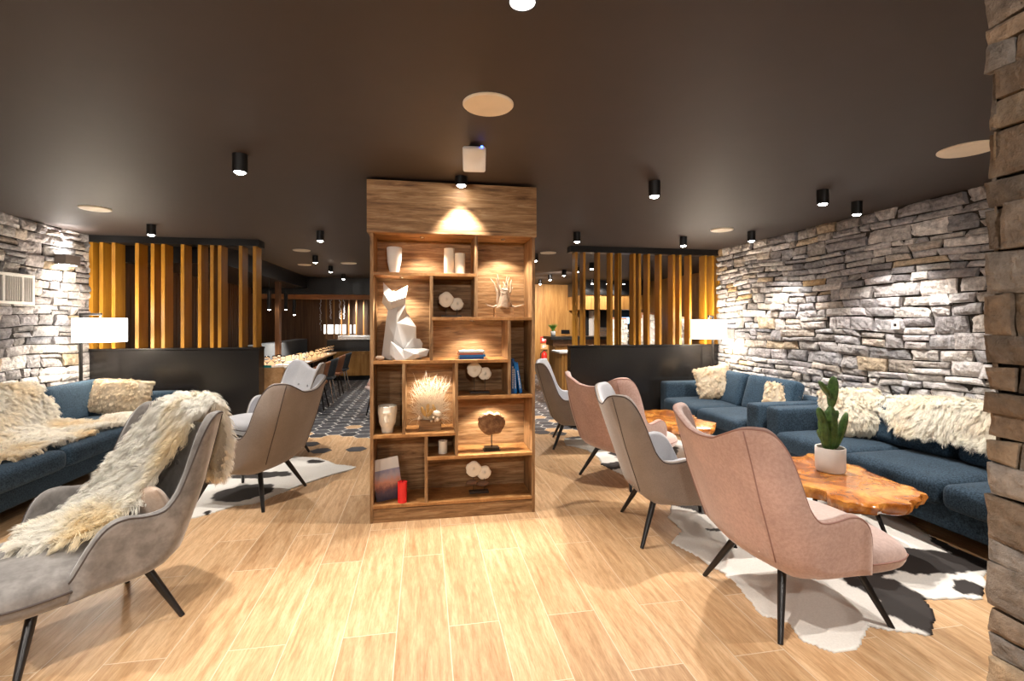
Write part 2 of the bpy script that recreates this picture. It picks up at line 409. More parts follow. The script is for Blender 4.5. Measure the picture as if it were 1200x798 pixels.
# ---------------------------------------------------------------- slatted dividers
def divider(name, label, x0, x1, y, fronts, dep, rev):
    t = thing(name, label, 'room divider', ((x0+x1)/2, y, 0)); ox = (x0+x1)/2
    mb = MB(); mb.box(x0-ox, x1-ox, 0, .22 if rev > 0 else .16, 0, 1.14); obj('base_panel', mb, M['blackwall'], t, bevel=.004)
    mb = MB(); mb.box(x0-ox-.005, x1-ox+.005, -.012, .232 if rev > 0 else .172, 1.14, 1.165); obj('ledge', mb, M['blackwall'], t, bevel=.003)
    mb = MB(); mb.box(x0-ox, x1-ox, -.01, .23 if rev > 0 else .17, CH-.085, CH-.001); obj('top_beam', mb, M['black'], t)
    for px, wd in fronts:
        X = onplane(px, 380, y)[0]
        mb = MB(); mb.box(X-ox, X-ox+wd, .01, .01+dep, 1.165, CH-.085)
        obj('slat', mb, M['slat'], t, bevel=.002)
    return t
z4 = lambda z: 90+z/3.326
lf = [(z4(a), .042) for a in (45, 85, 133, 225, 286, 327, 403, 470, 518, 548, 630, 685)]
divider('slatted_divider', 'black half wall with ochre vertical slats on top, at the left beside the dining area', XL+.02, -2.12, YL, lf, .21, 1)
z7 = lambda z: 720+z/7.25
rf = [(640+a/5.7, .036) for a in (196, 249, 346, 431, 489)]+[(z7(a), .036) for a in (35, 165, 210, 285, 385, 500, 555, 640, 770, 835, 890)]
divider('slatted_divider', 'black half wall with ochre slats on top, at the right before the bar', 2.03, XR-.01, YR, rf, .15, -1)

# ---------------------------------------------------------------- the bookshelf
SY = 3.72; SD = .34
def S(px, py): return onplane(px, py, SY)
xl = S(433.5, 400)[0]; xr = S(627, 400)[0]
bs = thing('bookshelf', 'tall floor-to-ceiling reclaimed wood bookshelf with open square compartments in the middle of the room', 'bookshelf', ((xl+xr)/2, SY, 0))
BX, BY = (xl+xr)/2, SY
def bbox(name, x0, x1, z0, z1, y0=0, y1=SD, m='shelf', par=bs, bev=.002):
    mb = MB(); mb.box(x0-BX, x1-BX, y0, y1, z0, z1); return obj(name, mb, M[m], par, bevel=bev)
ztop = S(436, 272.5)[1]
bbox('header_panel', xl-.02, xr+.005, ztop, CH-.02, -.03, SD+.02)
T = .024
bbox('side_panel', xl, xl+T, 0, ztop, 0, SD, 'shelf_v'); bbox('side_panel', xr-T, xr, 0, ztop, 0, SD, 'shelf_v')
zb = S(470, 592)[1]
bbox('plinth', xl+T, xr-T, 0, zb-T, .004, SD)
bbox('back_panel', xl+T, xr-T, zb, ztop, SD-.02, SD)
def hz(pxa, pxb, px, py, ext=(0, 0)):
    z_ = S(px, py)[1]; x0 = xl+T if pxa is None else S(pxa, 400)[0]; x1 = xr-T if pxb is None else S(pxb, 400)[0]
    bbox('shelf_board', x0, x1, z_-T, z_, .0, SD-.02, 'shelf_edge'); return z_
ZA = hz(None, 558, 495, 319.5)
V1 = 558; V2 = 505.5; V3 = 597; V4 = 473.3; V5 = 535; V6 = 499.5
ZB2 = hz(506, None, 580, 371.7)
ZB = hz(None, 597, 520, 422)
ZC = hz(536, None, 590, 463)
ZD = hz(None, 534, 470, 509.2)
ZE = hz(500.5, None, 560, 533)
ZF = hz(None, None, 440, 593)
def vt(px, z0, z1): 
    x_ = S(px, 400)[0]; bbox('divider_board', x_-T/2, x_+T/2, z0, z1, .001, SD-.02, 'shelf_v')
vt(V1, ZB2, ztop); vt(V2, ZB, ZA-T); vt(V3, ZC, ZB2-T); vt(V4, ZD, ZB-T); vt(V5, ZE, ZB-T); vt(V6, ZF, ZD-T)

def spot_light(name, loc, power, ang, blend=.4, aim=None, parent=None, col=(1, .93, .84), size=.03):
    L = bpy.data.lights.new(name, 'SPOT'); L.energy = power; L.spot_size = R(ang); L.spot_blend = blend; L.color = col; L.shadow_soft_size = size
    o = bpy.data.objects.new(name, L); C.objects.link(o); o.location = loc
    if aim: o.rotation_euler = (Vector(aim)-Vector(loc)).to_track_quat('-Z', 'Y').to_euler()
    if parent is not None: o.parent = parent
    return o
# little puck spots under the boards of the lit compartments
def puck(px, z, power=4):
    x_ = S(px, 400)[0]-BX
    mb = MB(); mb.lathe([(.018, 0), (.018, -.008), (.014, -.01)], x_, .12, z); p = obj('puck_light', mb, M['chrome'], bs)
    spot_light('puck_beam', (x_, .12, z-.016), power*.9, 115, .5, (x_, .22, 0), bs, (1, .90, .76), .012)
puck(495, ztop, 8); puck(470, ZA-T, 13); puck(592, ztop, 13); puck(555, ZB2-T, 9); puck(505, ZB-T, 8); puck(580, ZC-T, 11)

# ---------------------------------------------------------------- ceiling lamps
def downlight(x, y, label, power=60, ang=95, aim=None, z=CH, col=(1, .93, .85)):
    t = thing('downlight', label, 'ceiling light', (x, y, z), 0, 'black surface mounted downlights')
    mb = MB(); mb.lathe([(.045, 0), (.045, -.115), (.038, -.115), (.034, -.1)], seg=24, close=True); obj('housing', mb, M['black'], t, smooth=True, auto=40)
    mb = MB(); mb.lathe([(.0, -.128), (.018, -.125), (.030, -.117), (.034, -.1)], seg=24, close=True); obj('lens', mb, M['glow'], t, smooth=True)
    if power: spot_light('beam', (0, 0, -.14), power, ang, .55, (aim[0]-x, aim[1]-y, aim[2]-z) if aim else (0, 0, -2), t, col)
    return t
DL = [(.29, 1.42, 'black downlight nearest the camera, at the top edge of the photo', 60, None),
 (-1.16, 3.36, 'black downlight left of the bookshelf, above the sheepskin armchair', 60, None),
 (1.73, 3.44, 'black downlight right of the bookshelf, above the middle grey armchair', 60, None),
 (.27, 3.585, 'black downlight on the bookshelf header, lighting its boards', 60, 'shelf'),
 (3.19, 3.42, 'black downlight above the near coffee table, left of two close together', 60, None),
 (3.80, 3.70, 'black downlight near the right stone wall, right of two close together', 60, (4.0, 3.7, 0)),
 (3.82, 5.14, 'black downlight near the far end of the right stone wall, above the far sofa', 60, (4.05, 5.14, 0)),
 (3.22, 5.62, 'black downlight just in front of the right divider, near its right end', 55, None),
 (1.80, 5.56, 'black downlight just left of the right slatted divider', 55, None),
 (-2.96, 5.96, 'black downlight in front of the left slatted divider', 55, None),
 (-1.21, 6.04, 'black downlight closest beyond the dividers between left divider and bookshelf', 50, None)]
for x, y, l, p, a in DL:
    if a == 'shelf': downlight(x, y, l, 45, 84, None, CH+.05)
    else: downlight(x, y, l, p, 95, a)
for x, y, p in ((-3.0, 3.7, 50), (-1.2, 1.2, 60), (-2.9, 1.3, 50), (3.2, 1.3, 60), (.3, -.8, 46), (-1.8, -.9, 56), (2.4, -.9, 46), (-3.2, -.9, 50)):  # added unseen fill lamps; the rear row tilts forward to brighten facing surfaces
    downlight(x, y, 'black downlight added out of view above and beside the camera as fill light', p, 95 if y > 0 else 125, None if y > 0 else (x*1.1, 3.6, .6))

def disc(x, y, label, r=.125):
    mb = MB(); mb.lathe([(0, 0), (r, 0), (r, -.006), (r*.95, -.012), (0, -.014)], seg=40); o = obj('ceiling_speaker', mb, M['cream'], None, smooth=True, auto=35, loc=(x, y, CH))
    return tag(o, label, 'speaker', 'round flush ceiling speakers')
disc(.31, 2.36, 'largest round cream ceiling speaker, above the bookshelf'); disc(3.31, 2.44, 'round cream ceiling speaker cut by the near stone pillar', .15)
disc(-3.05, 5.19, 'round cream ceiling speaker near the left stone wall'); disc(3.40, 5.09, 'round cream ceiling speaker in front of the right divider')
disc(1.89, 7.27, 'small round cream ceiling speaker right of the bookshelf'); disc(-1.8, 7.67, 'small round cream ceiling speaker right of the left divider')
# wireless box
ap = thing('ceiling_device', 'white rectangular device with blue light on the ceiling before the bookshelf', 'device', (.30, 2.93, CH), R(-6))
mb = MB(); mb.rbox(0, 0, -.085, .14, .17, .035, .015, n=6, M=Matrix.Rotation(R(-38), 3, 'X')); obj('housing', mb, M['white'], ap, smooth=True)
mb = MB(); mb.box(-.03, .03, .0, .06, -.08, 0); obj('bracket', mb, M['black'], ap)
mb = MB(); mb.lathe([(0, 0), (.006, 0), (.006, -.004), (0, -.004)], .045, -.075, -.03, 10); obj('status_light', mb, plain('blue_led', (.05, .15, 1), .4, 0, 6), ap)

# wall fittings
sc = thing('wall_sconce', 'dark rectangular up and down wall lamp on the left stone wall', 'wall lamp', (XL+.03, 6.33, 2.2), 0)
mb = MB(); mb.box(0, .11, -.12, .12, -.055, .055); obj('body', mb, plain('taupe_metal', (.12, .1, .09), .5), sc, bevel=.003)
for s in (1, -1):
    mb = MB(); mb.box(.02, .09, -.09, .09, min(.056*s, .058*s), max(.056*s, .058*s)); obj('lens', mb, M['glow'], sc)
    spot_light('beam', (.05, 0, .08*s), 6, 90, .15, (.02, 0, 1*s), sc, (1, .9, .85), .01)
vt_ = thing('air_vent', 'white louvred air vent on the left stone wall', 'vent', (XL+.04, 5.5, 1.83))
mb = MB(); mb.box(0, .03, -.38, .38, -.155, -.125); mb.box(0, .03, -.38, .38, .125, .155); mb.box(0, .03, -.38, -.35, -.125, .125); mb.box(0, .03, .35, .38, -.125, .125); mb.box(0, .03, -.012, .012, -.125, .125); mb.box(0, .03, .22, .235, -.125, .125)
obj('frame', mb, M['white'], vt_, bevel=.003)
mb = MB()
for k in range(34): mb.box(.004, .02, -.345+k*.0205, -.337+k*.0205, -.125, .125)
mb.box(0, .003, -.35, .35, -.125, .125); obj('louvres', mb, plain('pale_grille', (.5, .48, .46), .5), vt_)
sw = thing('light_switch', 'small white switch plate on the right stone wall', 'switch', (XR-.03, 3.77, 1.47))
mb = MB(); mb.box(-.012, 0, -.04, .04, -.04, .04); obj('plate', mb, M['white'], sw, bevel=.002)
mb = MB(); mb.box(-.016, -.012, -.012, .012, -.012, .012); obj('button', mb, M['black'], sw)
# ================================================================ fur
def fur(name, quads, n, length, comb, tint, parent=None, seed=1, per=22, width=.0016, lay=.9, base=None, spread=.010, grav=.6, cb=None):
    """one mesh: the skin (quads, an (k,4,3) array) and its wool in locks"""
    r = np.random.default_rng(seed); Q = np.asarray(quads, float)
    e1 = Q[:, 1]-Q[:, 0]; e2 = Q[:, 3]-Q[:, 0]; N = np.cross(e1, e2); A = np.linalg.norm(N, axis=1)+1e-12; N = N/A[:, None]
    k = max(1, n//per); ci = r.choice(len(Q), k, p=A/A.sum()); s = r.random((k, 2))
    q = Q[ci]; cp = (q[:, 0]*(1-s[:, :1])+q[:, 1]*s[:, :1])*(1-s[:, 1:])+(q[:, 3]*(1-s[:, :1])+q[:, 2]*s[:, :1])*s[:, 1:]
    nn = N[ci]; cv = np.tile(np.asarray(comb, float), (k, 1)) if not callable(comb) else comb(cp, nn)
    tang = cv-nn*(cv*nn).sum(1)[:, None]; tang /= np.linalg.norm(tang, axis=1)[:, None]+1e-9
    # swirl from a low frequency field
    f = np.stack([np.sin(cp[:, 0]*13+cp[:, 1]*7+seed), np.sin(cp[:, 1]*15-cp[:, 2]*9+seed*2), np.sin(cp[:, 2]*14+cp[:, 0]*8)], 1)
    d = nn*.55+tang*lay+f*.32+r.normal(0, .25, (k, 3)); d /= np.linalg.norm(d, axis=1)[:, None]
    L = length*r.uniform(.7, 1.15, k)
    down = np.array([0, 0, -1.0])
    ctip = cp+d*L[:, None]+down*(L*.35*grav)[:, None]
    g = np.repeat(np.arange(k), per); m = len(g)
    a = np.cross(nn, tang); u = r.normal(0, spread, (m, 1)); v = r.normal(0, spread, (m, 1))
    root = cp[g]+tang[g]*u+a[g]*v-nn[g]*.002
    tip = ctip[g]+(root-cp[g])*.6+r.normal(0, spread*.4, (m, 3)); tip = root+(tip-root)*r.uniform(.75, 1.05, (m, 1))
    mid = root*.5+tip*.5+nn[g]*(L[g]*.18)[:, None]+r.normal(0, .0018, (m, 3))
    dirv = tip-root; wv = np.cross(dirv, nn[g]+r.normal(0, .25, (m, 3))); wv /= np.linalg.norm(wv, axis=1)[:, None]+1e-9; wv *= width
    V = np.stack([root-wv, root+wv, mid-wv*.8, mid+wv*.8, tip], 1).reshape(-1, 3)
    base_i = np.arange(m)*5
    quad = np.stack([base_i, base_i+1, base_i+3, base_i+2], 1); tri = np.stack([base_i+2, base_i+3, base_i+4], 1)
    sv = Q.reshape(-1, 3); off = len(V); sq = off+np.arange(len(sv)).reshape(-1, 4)
    V = np.concatenate([V, sv])
    colc = np.array([tint(p) for p in cp]); colc *= r.uniform(.88, 1.08, (k, 1))
    ct = np.clip(colc[g]*r.uniform(.9, 1.06, (m, 1)), 0, 1)
    cols = np.repeat(ct, 5, axis=0).reshape(m, 5, 3).copy(); cols[:, :2] *= .9; cols = cols.reshape(-1, 3)
    sc_ = np.array([tint(p) for p in Q.mean(1)])*.85; cols = np.concatenate([cols, np.repeat(sc_, 4, axis=0)])
    loops = np.concatenate([quad.ravel(), tri.ravel(), sq.ravel()]).astype(np.int32)
    sizes = np.concatenate([np.full(m, 4), np.full(m, 3), np.full(len(sq), 4)])
    starts = np.concatenate([[0], np.cumsum(sizes)[:-1]]).astype(np.int32)
    me = bpy.data.meshes.new(name); me.vertices.add(len(V)); me.vertices.foreach_set('co', V.ravel().astype(np.float32))
    me.loops.add(len(loops)); me.loops.foreach_set('vertex_index', loops)
    me.polygons.add(len(sizes)); me.polygons.foreach_set('loop_start', starts)
    me.update(calc_edges=True); me.validate()
    at = me.color_attributes.new('tint', 'FLOAT_COLOR', 'POINT')
    at.data.foreach_set('color', np.concatenate([cols, np.ones((len(cols), 1))], 1).ravel().astype(np.float32))
    o_ = finish(name, me, M['fur'], parent, True)
    return o_
CREAM = (.86, .80, .70); TANW = (.74, .54, .32); WHITE = (.9, .87, .80)
def tint_noise(amount=.5, sc=5, seed=0, a=CREAM, b=TANW, thr=.0):
    def f(p):
        n = noise.noise(Vector((p[0]*sc+seed, p[1]*sc, p[2]*sc)))*1.4+thr; k = max(0, min(1, n+.1))*amount
        return [a[i]*(1-k)+b[i]*k for i in range(3)]
    return f
def sheet(Pf, nu, nv, mask, thick=.018, edge_fn=None):
    """two sided sheet of quads over (u,v) in [-1,1]^2 where mask is true; returns quads of the outer side and the rim"""
    P = [[Vector(Pf(-1+2*i/nu, -1+2*j/nv)) for j in range(nv+1)] for i in range(nu+1)]
    Nn = [[None]*(nv+1) for _ in range(nu+1)]
    for i in range(nu+1):
        for j in range(nv+1):
            a = P[min(i+1, nu)][j]-P[max(i-1, 0)][j]; b = P[i][min(j+1, nv)]-P[i][max(j-1, 0)]
            n_ = a.cross(b); Nn[i][j] = n_.normalized() if n_.length > 1e-9 else Vector((0, 0, 1))
    on = lambda i, j: 0 <= i < nu and 0 <= j < nv and mask(-1+2*(i+.5)/nu, -1+2*(j+.5)/nv)
    qs = []; top = lambda i, j: P[i][j]+Nn[i][j]*thick
    for i in range(nu):
        for j in range(nv):
            if not on(i, j): continue
            qs.append([top(i, j), top(i+1, j), top(i+1, j+1), top(i, j+1)])
            for (di, dj, A, B) in ((-1, 0, (i, j+1), (i, j)), (1, 0, (i+1, j), (i+1, j+1)), (0, -1, (i, j), (i+1, j)), (0, 1, (i+1, j+1), (i, j+1))):
                if not on(i+di, j+dj): qs.append([P[A[0]][A[1]], P[B[0]][B[1]], top(*B), top(*A)])
    return np.array([[tuple(p) for p in q] for q in qs])
def blobmask(seed, rag=.12, legs=()):
    def m(u, v):
        a = math.atan2(v, u); r_ = math.sqrt(u*u+v*v)
        lim = 1/max(abs(math.cos(a))**5+abs(math.sin(a))**5, 1e-6)**(1/5)*.86
        lim *= 1+rag*noise.noise(Vector((math.cos(a)*2.2+seed, math.sin(a)*2.2, 0)))*1.6
        return r_ < lim
    return m
def pillow_quads(w, h, t, Mx, c, n=16, seed=0):
    qs = []
    def P(u, v, s):
        k = (max(0, 1-abs(u)**3.2)*max(0, 1-abs(v)**3.2))**.5
        pin = 1-.06*(u*u*v*v)
        x = u*w/2*(1-.05*(1-v*v))*pin; y = v*h/2*(1-.05*(1-u*u))*pin
        return Mx @ Vector((x, y, s*t/2*k*(1+.15*noise.noise(Vector((u*2+seed, v*2, s))))))+Vector(c)
    for s in (1, -1):
        for i in range(n):
            for j in range(n):
                u0, u1, v0, v1 = -1+2*i/n, -1+2*(i+1)/n, -1+2*j/n, -1+2*(j+1)/n
                q = [P(u0, v0, s), P(u1, v0, s), P(u1, v1, s), P(u0, v1, s)]
                qs.append(q if s > 0 else q[::-1])
    return np.array([[tuple(p) for p in q] for q in qs])
def rotm(rx=0, ry=0, rz=0): return (Matrix.Rotation(R(rz), 3, 'Z') @ Matrix.Rotation(R(ry), 3, 'Y') @ Matrix.Rotation(R(rx), 3, 'X'))

# ================================================================ armchairs
def interp(tab, s):
    if s <= tab[0][0]: return tab[0][1]
    for (a, x), (b, y) in zip(tab, tab[1:]):
        if s <= b: k = (s-a)/(b-a); k = k*k*(3-2*k); return x+(y-x)*k
    return tab[-1][1]
TOP0 = [(0, .92), (.10, .93), (.20, .98), (.28, 1.02), (.36, 1.02), (.405, .975), (.44, .87), (.47, .72), (.495, .62), (.53, .595), (.58, .60), (.65, .62), (.70, .61), (.733, .555), (.755, .46), (.775, .335)]
def lin(tab, s):
    for (a, x), (b, y) in zip(tab, tab[1:]):
        if s <= b: return x+(y-x)*(s-a)/(b-a)
    return tab[-1][1]
TOP = [(k*.005, sum(lin(TOP0, abs(k*.005+q*.004)) for q in range(-6, 7))/13) for k in range(156)]
def plan(s, hb=.225, rc=.15, lx=-.30):
    """half plan (left side): s along the rim from the middle of the back; returns x, y, normal (outward)"""
    q = rc*PI/2
    if s < hb: return lx-.03*(1-(s/hb)**2)+.0, s, (-1, .0)
    if s < hb+q: a = (s-hb)/rc; return lx+rc*(1-math.cos(a)), hb+rc*math.sin(a), (-math.cos(a), math.sin(a))
    d = s-hb-q; return lx+rc+d, hb+rc-.02*(d/.5)**2*0, (0, 1)
def armchair(name, label, loc, rotz, m_out, m_in, m_pipe, group, buttons=True):
    t = thing(name, label, 'armchair', loc, rotz, group)
    SM = .775; ns = 128; sv = [-SM+2*SM*i/ns for i in range(ns+1)]
    LEAN = .34; zb = .285
    outer = []; inner = []; rim = []
    for s in sv:
        sg = 1 if s >= 0 else -1; a = abs(s); x, y, (nx, ny) = plan(a)
        top = lin(TOP, a); thick = .052
        bulge = interp([(0, 1), (.4, 1), (.5, .3), (.8, .0)], a)
        endin = -.045*max(0, min(1, (a-.715)/.06))**2
        def at(z, off, flare=True):
            off = off+endin
            h = max(0, z-.30); lean = LEAN*h*(1+.0*h)*interp([(0, 1), (.5, 1), (.62, .7), (.78, .4)], a)
            fl = .07*h*(1 if flare else 0)
            # widen a little at mid height, wings turn forwards at the top
            yy = y+fl*(y/.38)+.02*math.sin(min(1, h/.7)*PI)*(y/.38)
            wing = interp([(.22, 0), (.34, .05), (.46, .06), (.56, 0)], a)*max(0, (z-.66)/.34)
            return (x-lean+wing+nx*off*-1*-1, sg*(yy+ny*off), z)
        col_o = []; col_i = []
        hs = [0, .04, .12, .22, .38, .55, .72, .86, .95, 1]
        for k in hs:
            z = zb+(top-.018-zb)*k
            ins = -.075*(1-k/.12)**2 if k < .12 else 0
            col_o.append(at(z, ins))
        r_ = thick/2
        rimp = []
        for q in range(1, 6):
            th = PI*q/6
            rimp.append(at(top-.018+r_*.75*math.sin(th), -r_+r_*math.cos(th)))
        for k in reversed(hs):
            zlow = .33
            z = zlow+(top-.018-zlow)*k
            pad = -.02*math.sin(PI*min(1, k*1.0))*bulge
            col_i.append(at(z, -thick+pad))
        outer.append(col_o); inner.append(col_i); rim.append(rimp)
    # end caps at the arm fronts: close the profile by a pulled in column
    mo = MB(); mo.grid([o+r[:3] for o, r in zip(outer, rim)])
    mi = MB(); mi.grid([r[2:]+i for r, i in zip(rim, inner)])
    for side in (0, -1):
        o = outer[side]+rim[side][:3]; i_ = list(reversed(rim[side][2:]+inner[side]))
        c1 = []; 
        for p, q in zip(o, (i_[int(k*(len(i_)-1)/(len(o)-1))] for k in range(len(o)))):
            mid = (Vector(p)+Vector(q))/2+Vector((.008, 0, 0)); c1.append((Vector(p)*.5+mid*.5+Vector((.006, 0, 0)), mid, Vector(q)*.5+mid*.5+Vector((.006, 0, 0)), Vector(q)))
        rows = [[Vector(p) for p in o]]+[[c[k] for c in c1] for k in range(4)]
        mo.grid(rows if side == -1 else rows[::-1])
    # underside
    mu = [ [Vector(c[0]) for c in outer], [Vector((p[0][0]*.6, p[0][1]*.6, zb-.008)) for p in outer]]
    mo.grid(mu)
    mo.add([Vector((p[0][0]*.6, p[0][1]*.6, zb-.008)) for p in outer], [tuple(range(len(outer)))])
    obj('shell', mo, m_out, t, smooth=True, auto=75)
    bk = obj('inner_padding', mi, m_in, t, smooth=True)
    mp_ = MB(); mp_.tube([Vector(r[0])+Vector((0, 0, .001)) for r in rim], .0042, 6); obj('piping', mp_, m_pipe, t, smooth=True)
    # seam lines down the back
    for sg in (-1, 1):
        ms = MB(); k0 = min(range(len(sv)), key=lambda k: abs(sv[k]-sg*.275))
        ms.tube([Vector(p)+Vector((-.001, 0, 0)) for p in outer[k0][2:]], .0035, 5)
        obj('back_seam', ms, m_pipe, t, smooth=True)
    if buttons:
        for yy, zz in ((-.12, .74), (.12, .74)):
            h = zz-.3; mb = MB(); mb.ell((-.30-LEAN*h+.078, yy, zz), (.008, .016, .016), nu=10, nv=6); obj('button', mb, m_in, bk, smooth=True)
    # seat cushion with a rounded front that spreads past the arms
    n = 22; rows = []
    def seatpt(u, v, s):   # u back..front, v across
        L0, L1 = -.27, .395
        x = L0+(L1-L0)*(u+1)/2
        wd = .272+.088*min(1, max(0, (x-.06)/.08))
        fr = .05*(1-v*v)*max(0, u)
        k = (max(0, 1-abs(u)**7)*max(0, 1-abs(v)**8))**.42
        zc = .345
        crown = .028*(1-v*v)*(1-u*u)
        z = zc+(s*.078*k+(crown if s > 0 else 0)) - (.0 if s > 0 else 0)+.012*(u+1)/2
        return (x+fr, wd*v*(1-.14*max(0, u)**6), z)
    ms = MB()
    us = [-math.cos(PI*i/n) for i in range(n+1)]
    for s in (1, -1):
        g_ = [[seatpt(u, v, s) for v in us] for u in us]; ms.grid(g_ if s > 0 else g_[::-1])
    seat = obj('seat', ms, m_in, t, smooth=True)
    mp_ = MB(); mp_.tube([Vector(seatpt(u, v, .25))+Vector((.002*(u > .9), 0, 0)) for u, v in [(-.2+1.2*i/8, -1) for i in range(8)]+[(1, -1+2*i/14) for i in range(15)]+[(1-1.2*(i+1)/8, 1) for i in range(8)]], .005, 6)
    obj('piping', mp_, m_pipe, seat, smooth=True)
    # base frame and legs
    mf = MB()
    mf.tube([(-.2, -.2, .285), (.2, .2, .285)], .017, 8); mf.tube([(-.2, .2, .285), (.2, -.2, .285)], .017, 8)
    mf.box(-.2, .24, -.19, -.16, .255, .29); mf.box(-.2, .24, .16, .19, .255, .29)
    obj('leg_frame', mf, M['legblack'], t)
    for sx in (-1, 1):
        for sy in (-1, 1):
            ml = MB(); x0 = .19*sx+(.02 if sx > 0 else 0); ml.tube([(x0, .175*sy, .285), (x0+(.31*sx-x0)*.5, .242*sy, .143), (.31*sx, .31*sy, .0)], [.0215, .018, .0125], 10)
            lg = obj('leg', ml, M['legblack'], t, smooth=True, auto=50)
            if M.get('feet', True): mr = MB(); mr.lathe([(.0125, 0), (.0125, .012)], .31*sx, .31*sy, 0, 10)
    mt = MB(); mt.box(-.337, -.3355, -.20, -.175, .38, .42); obj('label_tab', mt, M['paper'], t)
    return t
GA = 'wing armchairs with splayed black legs'
pk = armchair('wing_armchair', 'dusty pink velvet wing armchair in the right foreground, back to the camera', (1.94, 2.30, 0), 0, M['velvet_pink'], M['velvet_pink_in'], M['piping_pink'], GA)
dup(pk, (1.92, 4.42, 0), R(28), 'dusty pink velvet wing armchair behind the middle grey one, near the far coffee table')
gy = armchair('wing_armchair', 'grey woven wing armchair in front of the dusty pink foreground one, right of the bookshelf', (1.78, 3.24, 0), R(-11), M['grey_out'], M['grey_in'], M['piping_dark'], GA)
dup(gy, (1.87, 5.71, 0), R(-15), 'pale grey wing armchair farthest back on the right, just beside the bookshelf edge')
dup(gy, (-1.45, 4.48, 0), R(163), 'taupe grey woven wing armchair on the cowhide left of the bookshelf, back to the camera')
dup(gy, (-1.735, 5.96, 0), R(217), 'light grey wing armchair facing the camera behind the taupe one, before the left divider')
vg = armchair('wing_armchair', 'grey velvet armchair in the left foreground with a sheepskin over its back', (-1.65, 2.70, 0), R(229), M['velvet_grey'], M['velvet_grey'], M['piping_dark'], GA)
def put(o, chair):   # places something built in a chair's own frame into the world as a thing of its own
    o.location = chair.location; o.rotation_euler = chair.rotation_euler
# cushion and sheepskin on the foreground chair
mb = MB(); Mx_ = rotm(0, -66, 0) @ rotm(0, 0, 90)
for s_ in (1, -1):
    rows = []
    for i in range(21):
        u_ = -math.cos(PI*i/20); row = []
        for j in range(21):
            v_ = -math.cos(PI*j/20); k_ = (max(0, 1-abs(u_)**3)*max(0, 1-abs(v_)**3))**.5
            row.append(Mx_ @ Vector((u_*.17*(1-.06*(1-v_*v_)), v_*.13*(1-.06*(1-u_*u_)), s_*.05*k_))+Vector((-.235, .17, .565)))
        rows.append(row)
    mb.grid(rows if s_ > 0 else rows[::-1])
cu = obj('scatter_cushion', mb, M['beige'], None, smooth=True); put(cu, vg)
tag(cu, 'beige suede cushion tucked under the sheepskin on the grey velvet armchair', 'cushion')
path = [(-.62, .50), (-.615, .62), (-.605, .78), (-.59, .93), (-.57, 1.02), (-.53, 1.06), (-.46, 1.02), (-.38, .88), (-.29, .74), (-.20, .62), (-.10, .54), (.02, .50), (.12, .485), (.22, .48)]
def pth(tt):
    k = (tt+1)/2*(len(path)-1); i = min(int(k), len(path)-2); f = k-i
    p0 = path[max(i-1, 0)]; p1 = path[i]; p2 = path[i+1]; p3 = path[min(i+2, len(path)-1)]
    cr = lambda a, b, c, d: .5*((2*b)+(-a+c)*f+(2*a-5*b+4*c-d)*f*f+(-a+3*b-3*c+d)*f**3)
    return cr(p0[0], p1[0], p2[0], p3[0]), cr(p0[1], p1[1], p2[1], p3[1])
def Pc(u, v):
    x, z = pth(u); w_ = .25+.05*math.sin(u*4)
    return (x-.05*v*v*(1 if u > -.2 else -.4)*0+(.05 if u > -.1 else 0), .0-.07*u*(u > -.3)+w_*v, z+.02*math.sin(v*5+u*3)-(.03*v*v if abs(u+.25) < .3 else 0))
q = sheet(Pc, 60, 24, blobmask(3, .10))
o = fur('sheepskin', q, 52000, .050, lambda p, n: np.stack([np.where(p[:, 0] < -.58, -.1, .6), np.zeros(len(p)), np.full(len(p), -1.)], 1), tint_noise(.7, 4.5, 2, (.97, .94, .87), (.92, .74, .42), -.1), seed=5, width=.0013)
put(o, vg); tag(o, 'long cream and tan sheepskin draped over the back of the grey velvet armchair', 'sheepskin', 'sheepskins')

# ================================================================ sofas
def sofa(name, label, x_front, x_wall, y0, y1, seams, facing, backs, group='navy tweed sofas'):
    """x_front .. x_wall, running along y; facing = sign from wall to room"""
    cx, cy = (x_front+x_wall)/2, (y0+y1)/2
    t = thing(name, label, 'sofa', (cx, cy, 0), 0, group); D = abs(x_wall-x_front); L = y1-y0; f = facing
    X = lambda d: f*(D/2-d)   # distance from the front
    mb = MB(); mb.rbox((X(.06)+X(D-.04))/2, 0, .20, abs(X(.06)-X(D-.04)), L-.06, .17, .02, n=5); obj('base', mb, M['blue'], t, smooth=True)
    mb = MB(); mb.rbox(X(D-.11), 0, .40, .20, L-.02, .56, .05, n=8); obj('back', mb, M['blue'], t, smooth=True)
    for yy in (L/2-.10, -L/2+.10):
        mb = MB(); mb.rbox((X(.03)+X(D-.06))/2, yy, .385, abs(X(.03)-X(D-.06)), .19, .54, .035, n=10); ar = obj('arm', mb, M['blue'], t, smooth=True)
    for a, b in zip(seams, seams[1:]):
        mb = MB(); mb.rbox((X(-.04)+X(D-.26))/2, (a+b)/2-cy, .365, abs(X(-.04)-X(D-.26)), abs(b-a)-.012, .17, .055, crown=.022, n=12); cu_ = obj('seat_cushion', mb, M['blue'], t, smooth=True)
    for a, b, h, tilt in backs:
        Mx = Matrix.Rotation(-f*R(tilt), 3, 'Y'); mb = MB(); mb.rbox(X(D-.30), (a+b)/2-cy, .62, .16, abs(b-a)-.015, h, .06, crown=0, n=12, M=Mx, pinch=.02)
        obj('back_cushion', mb, M['blue_cushion'], t, smooth=True)
    for dx in (.14, D-.12):
        for yy in (-L/2+.12, L/2-.12):
            mb = MB(); mb.tube([(X(dx), yy, .13), (X(dx), yy, 0)], [.02, .014], 10); obj('leg', mb, M['legblack'], t, smooth=True)
    return t
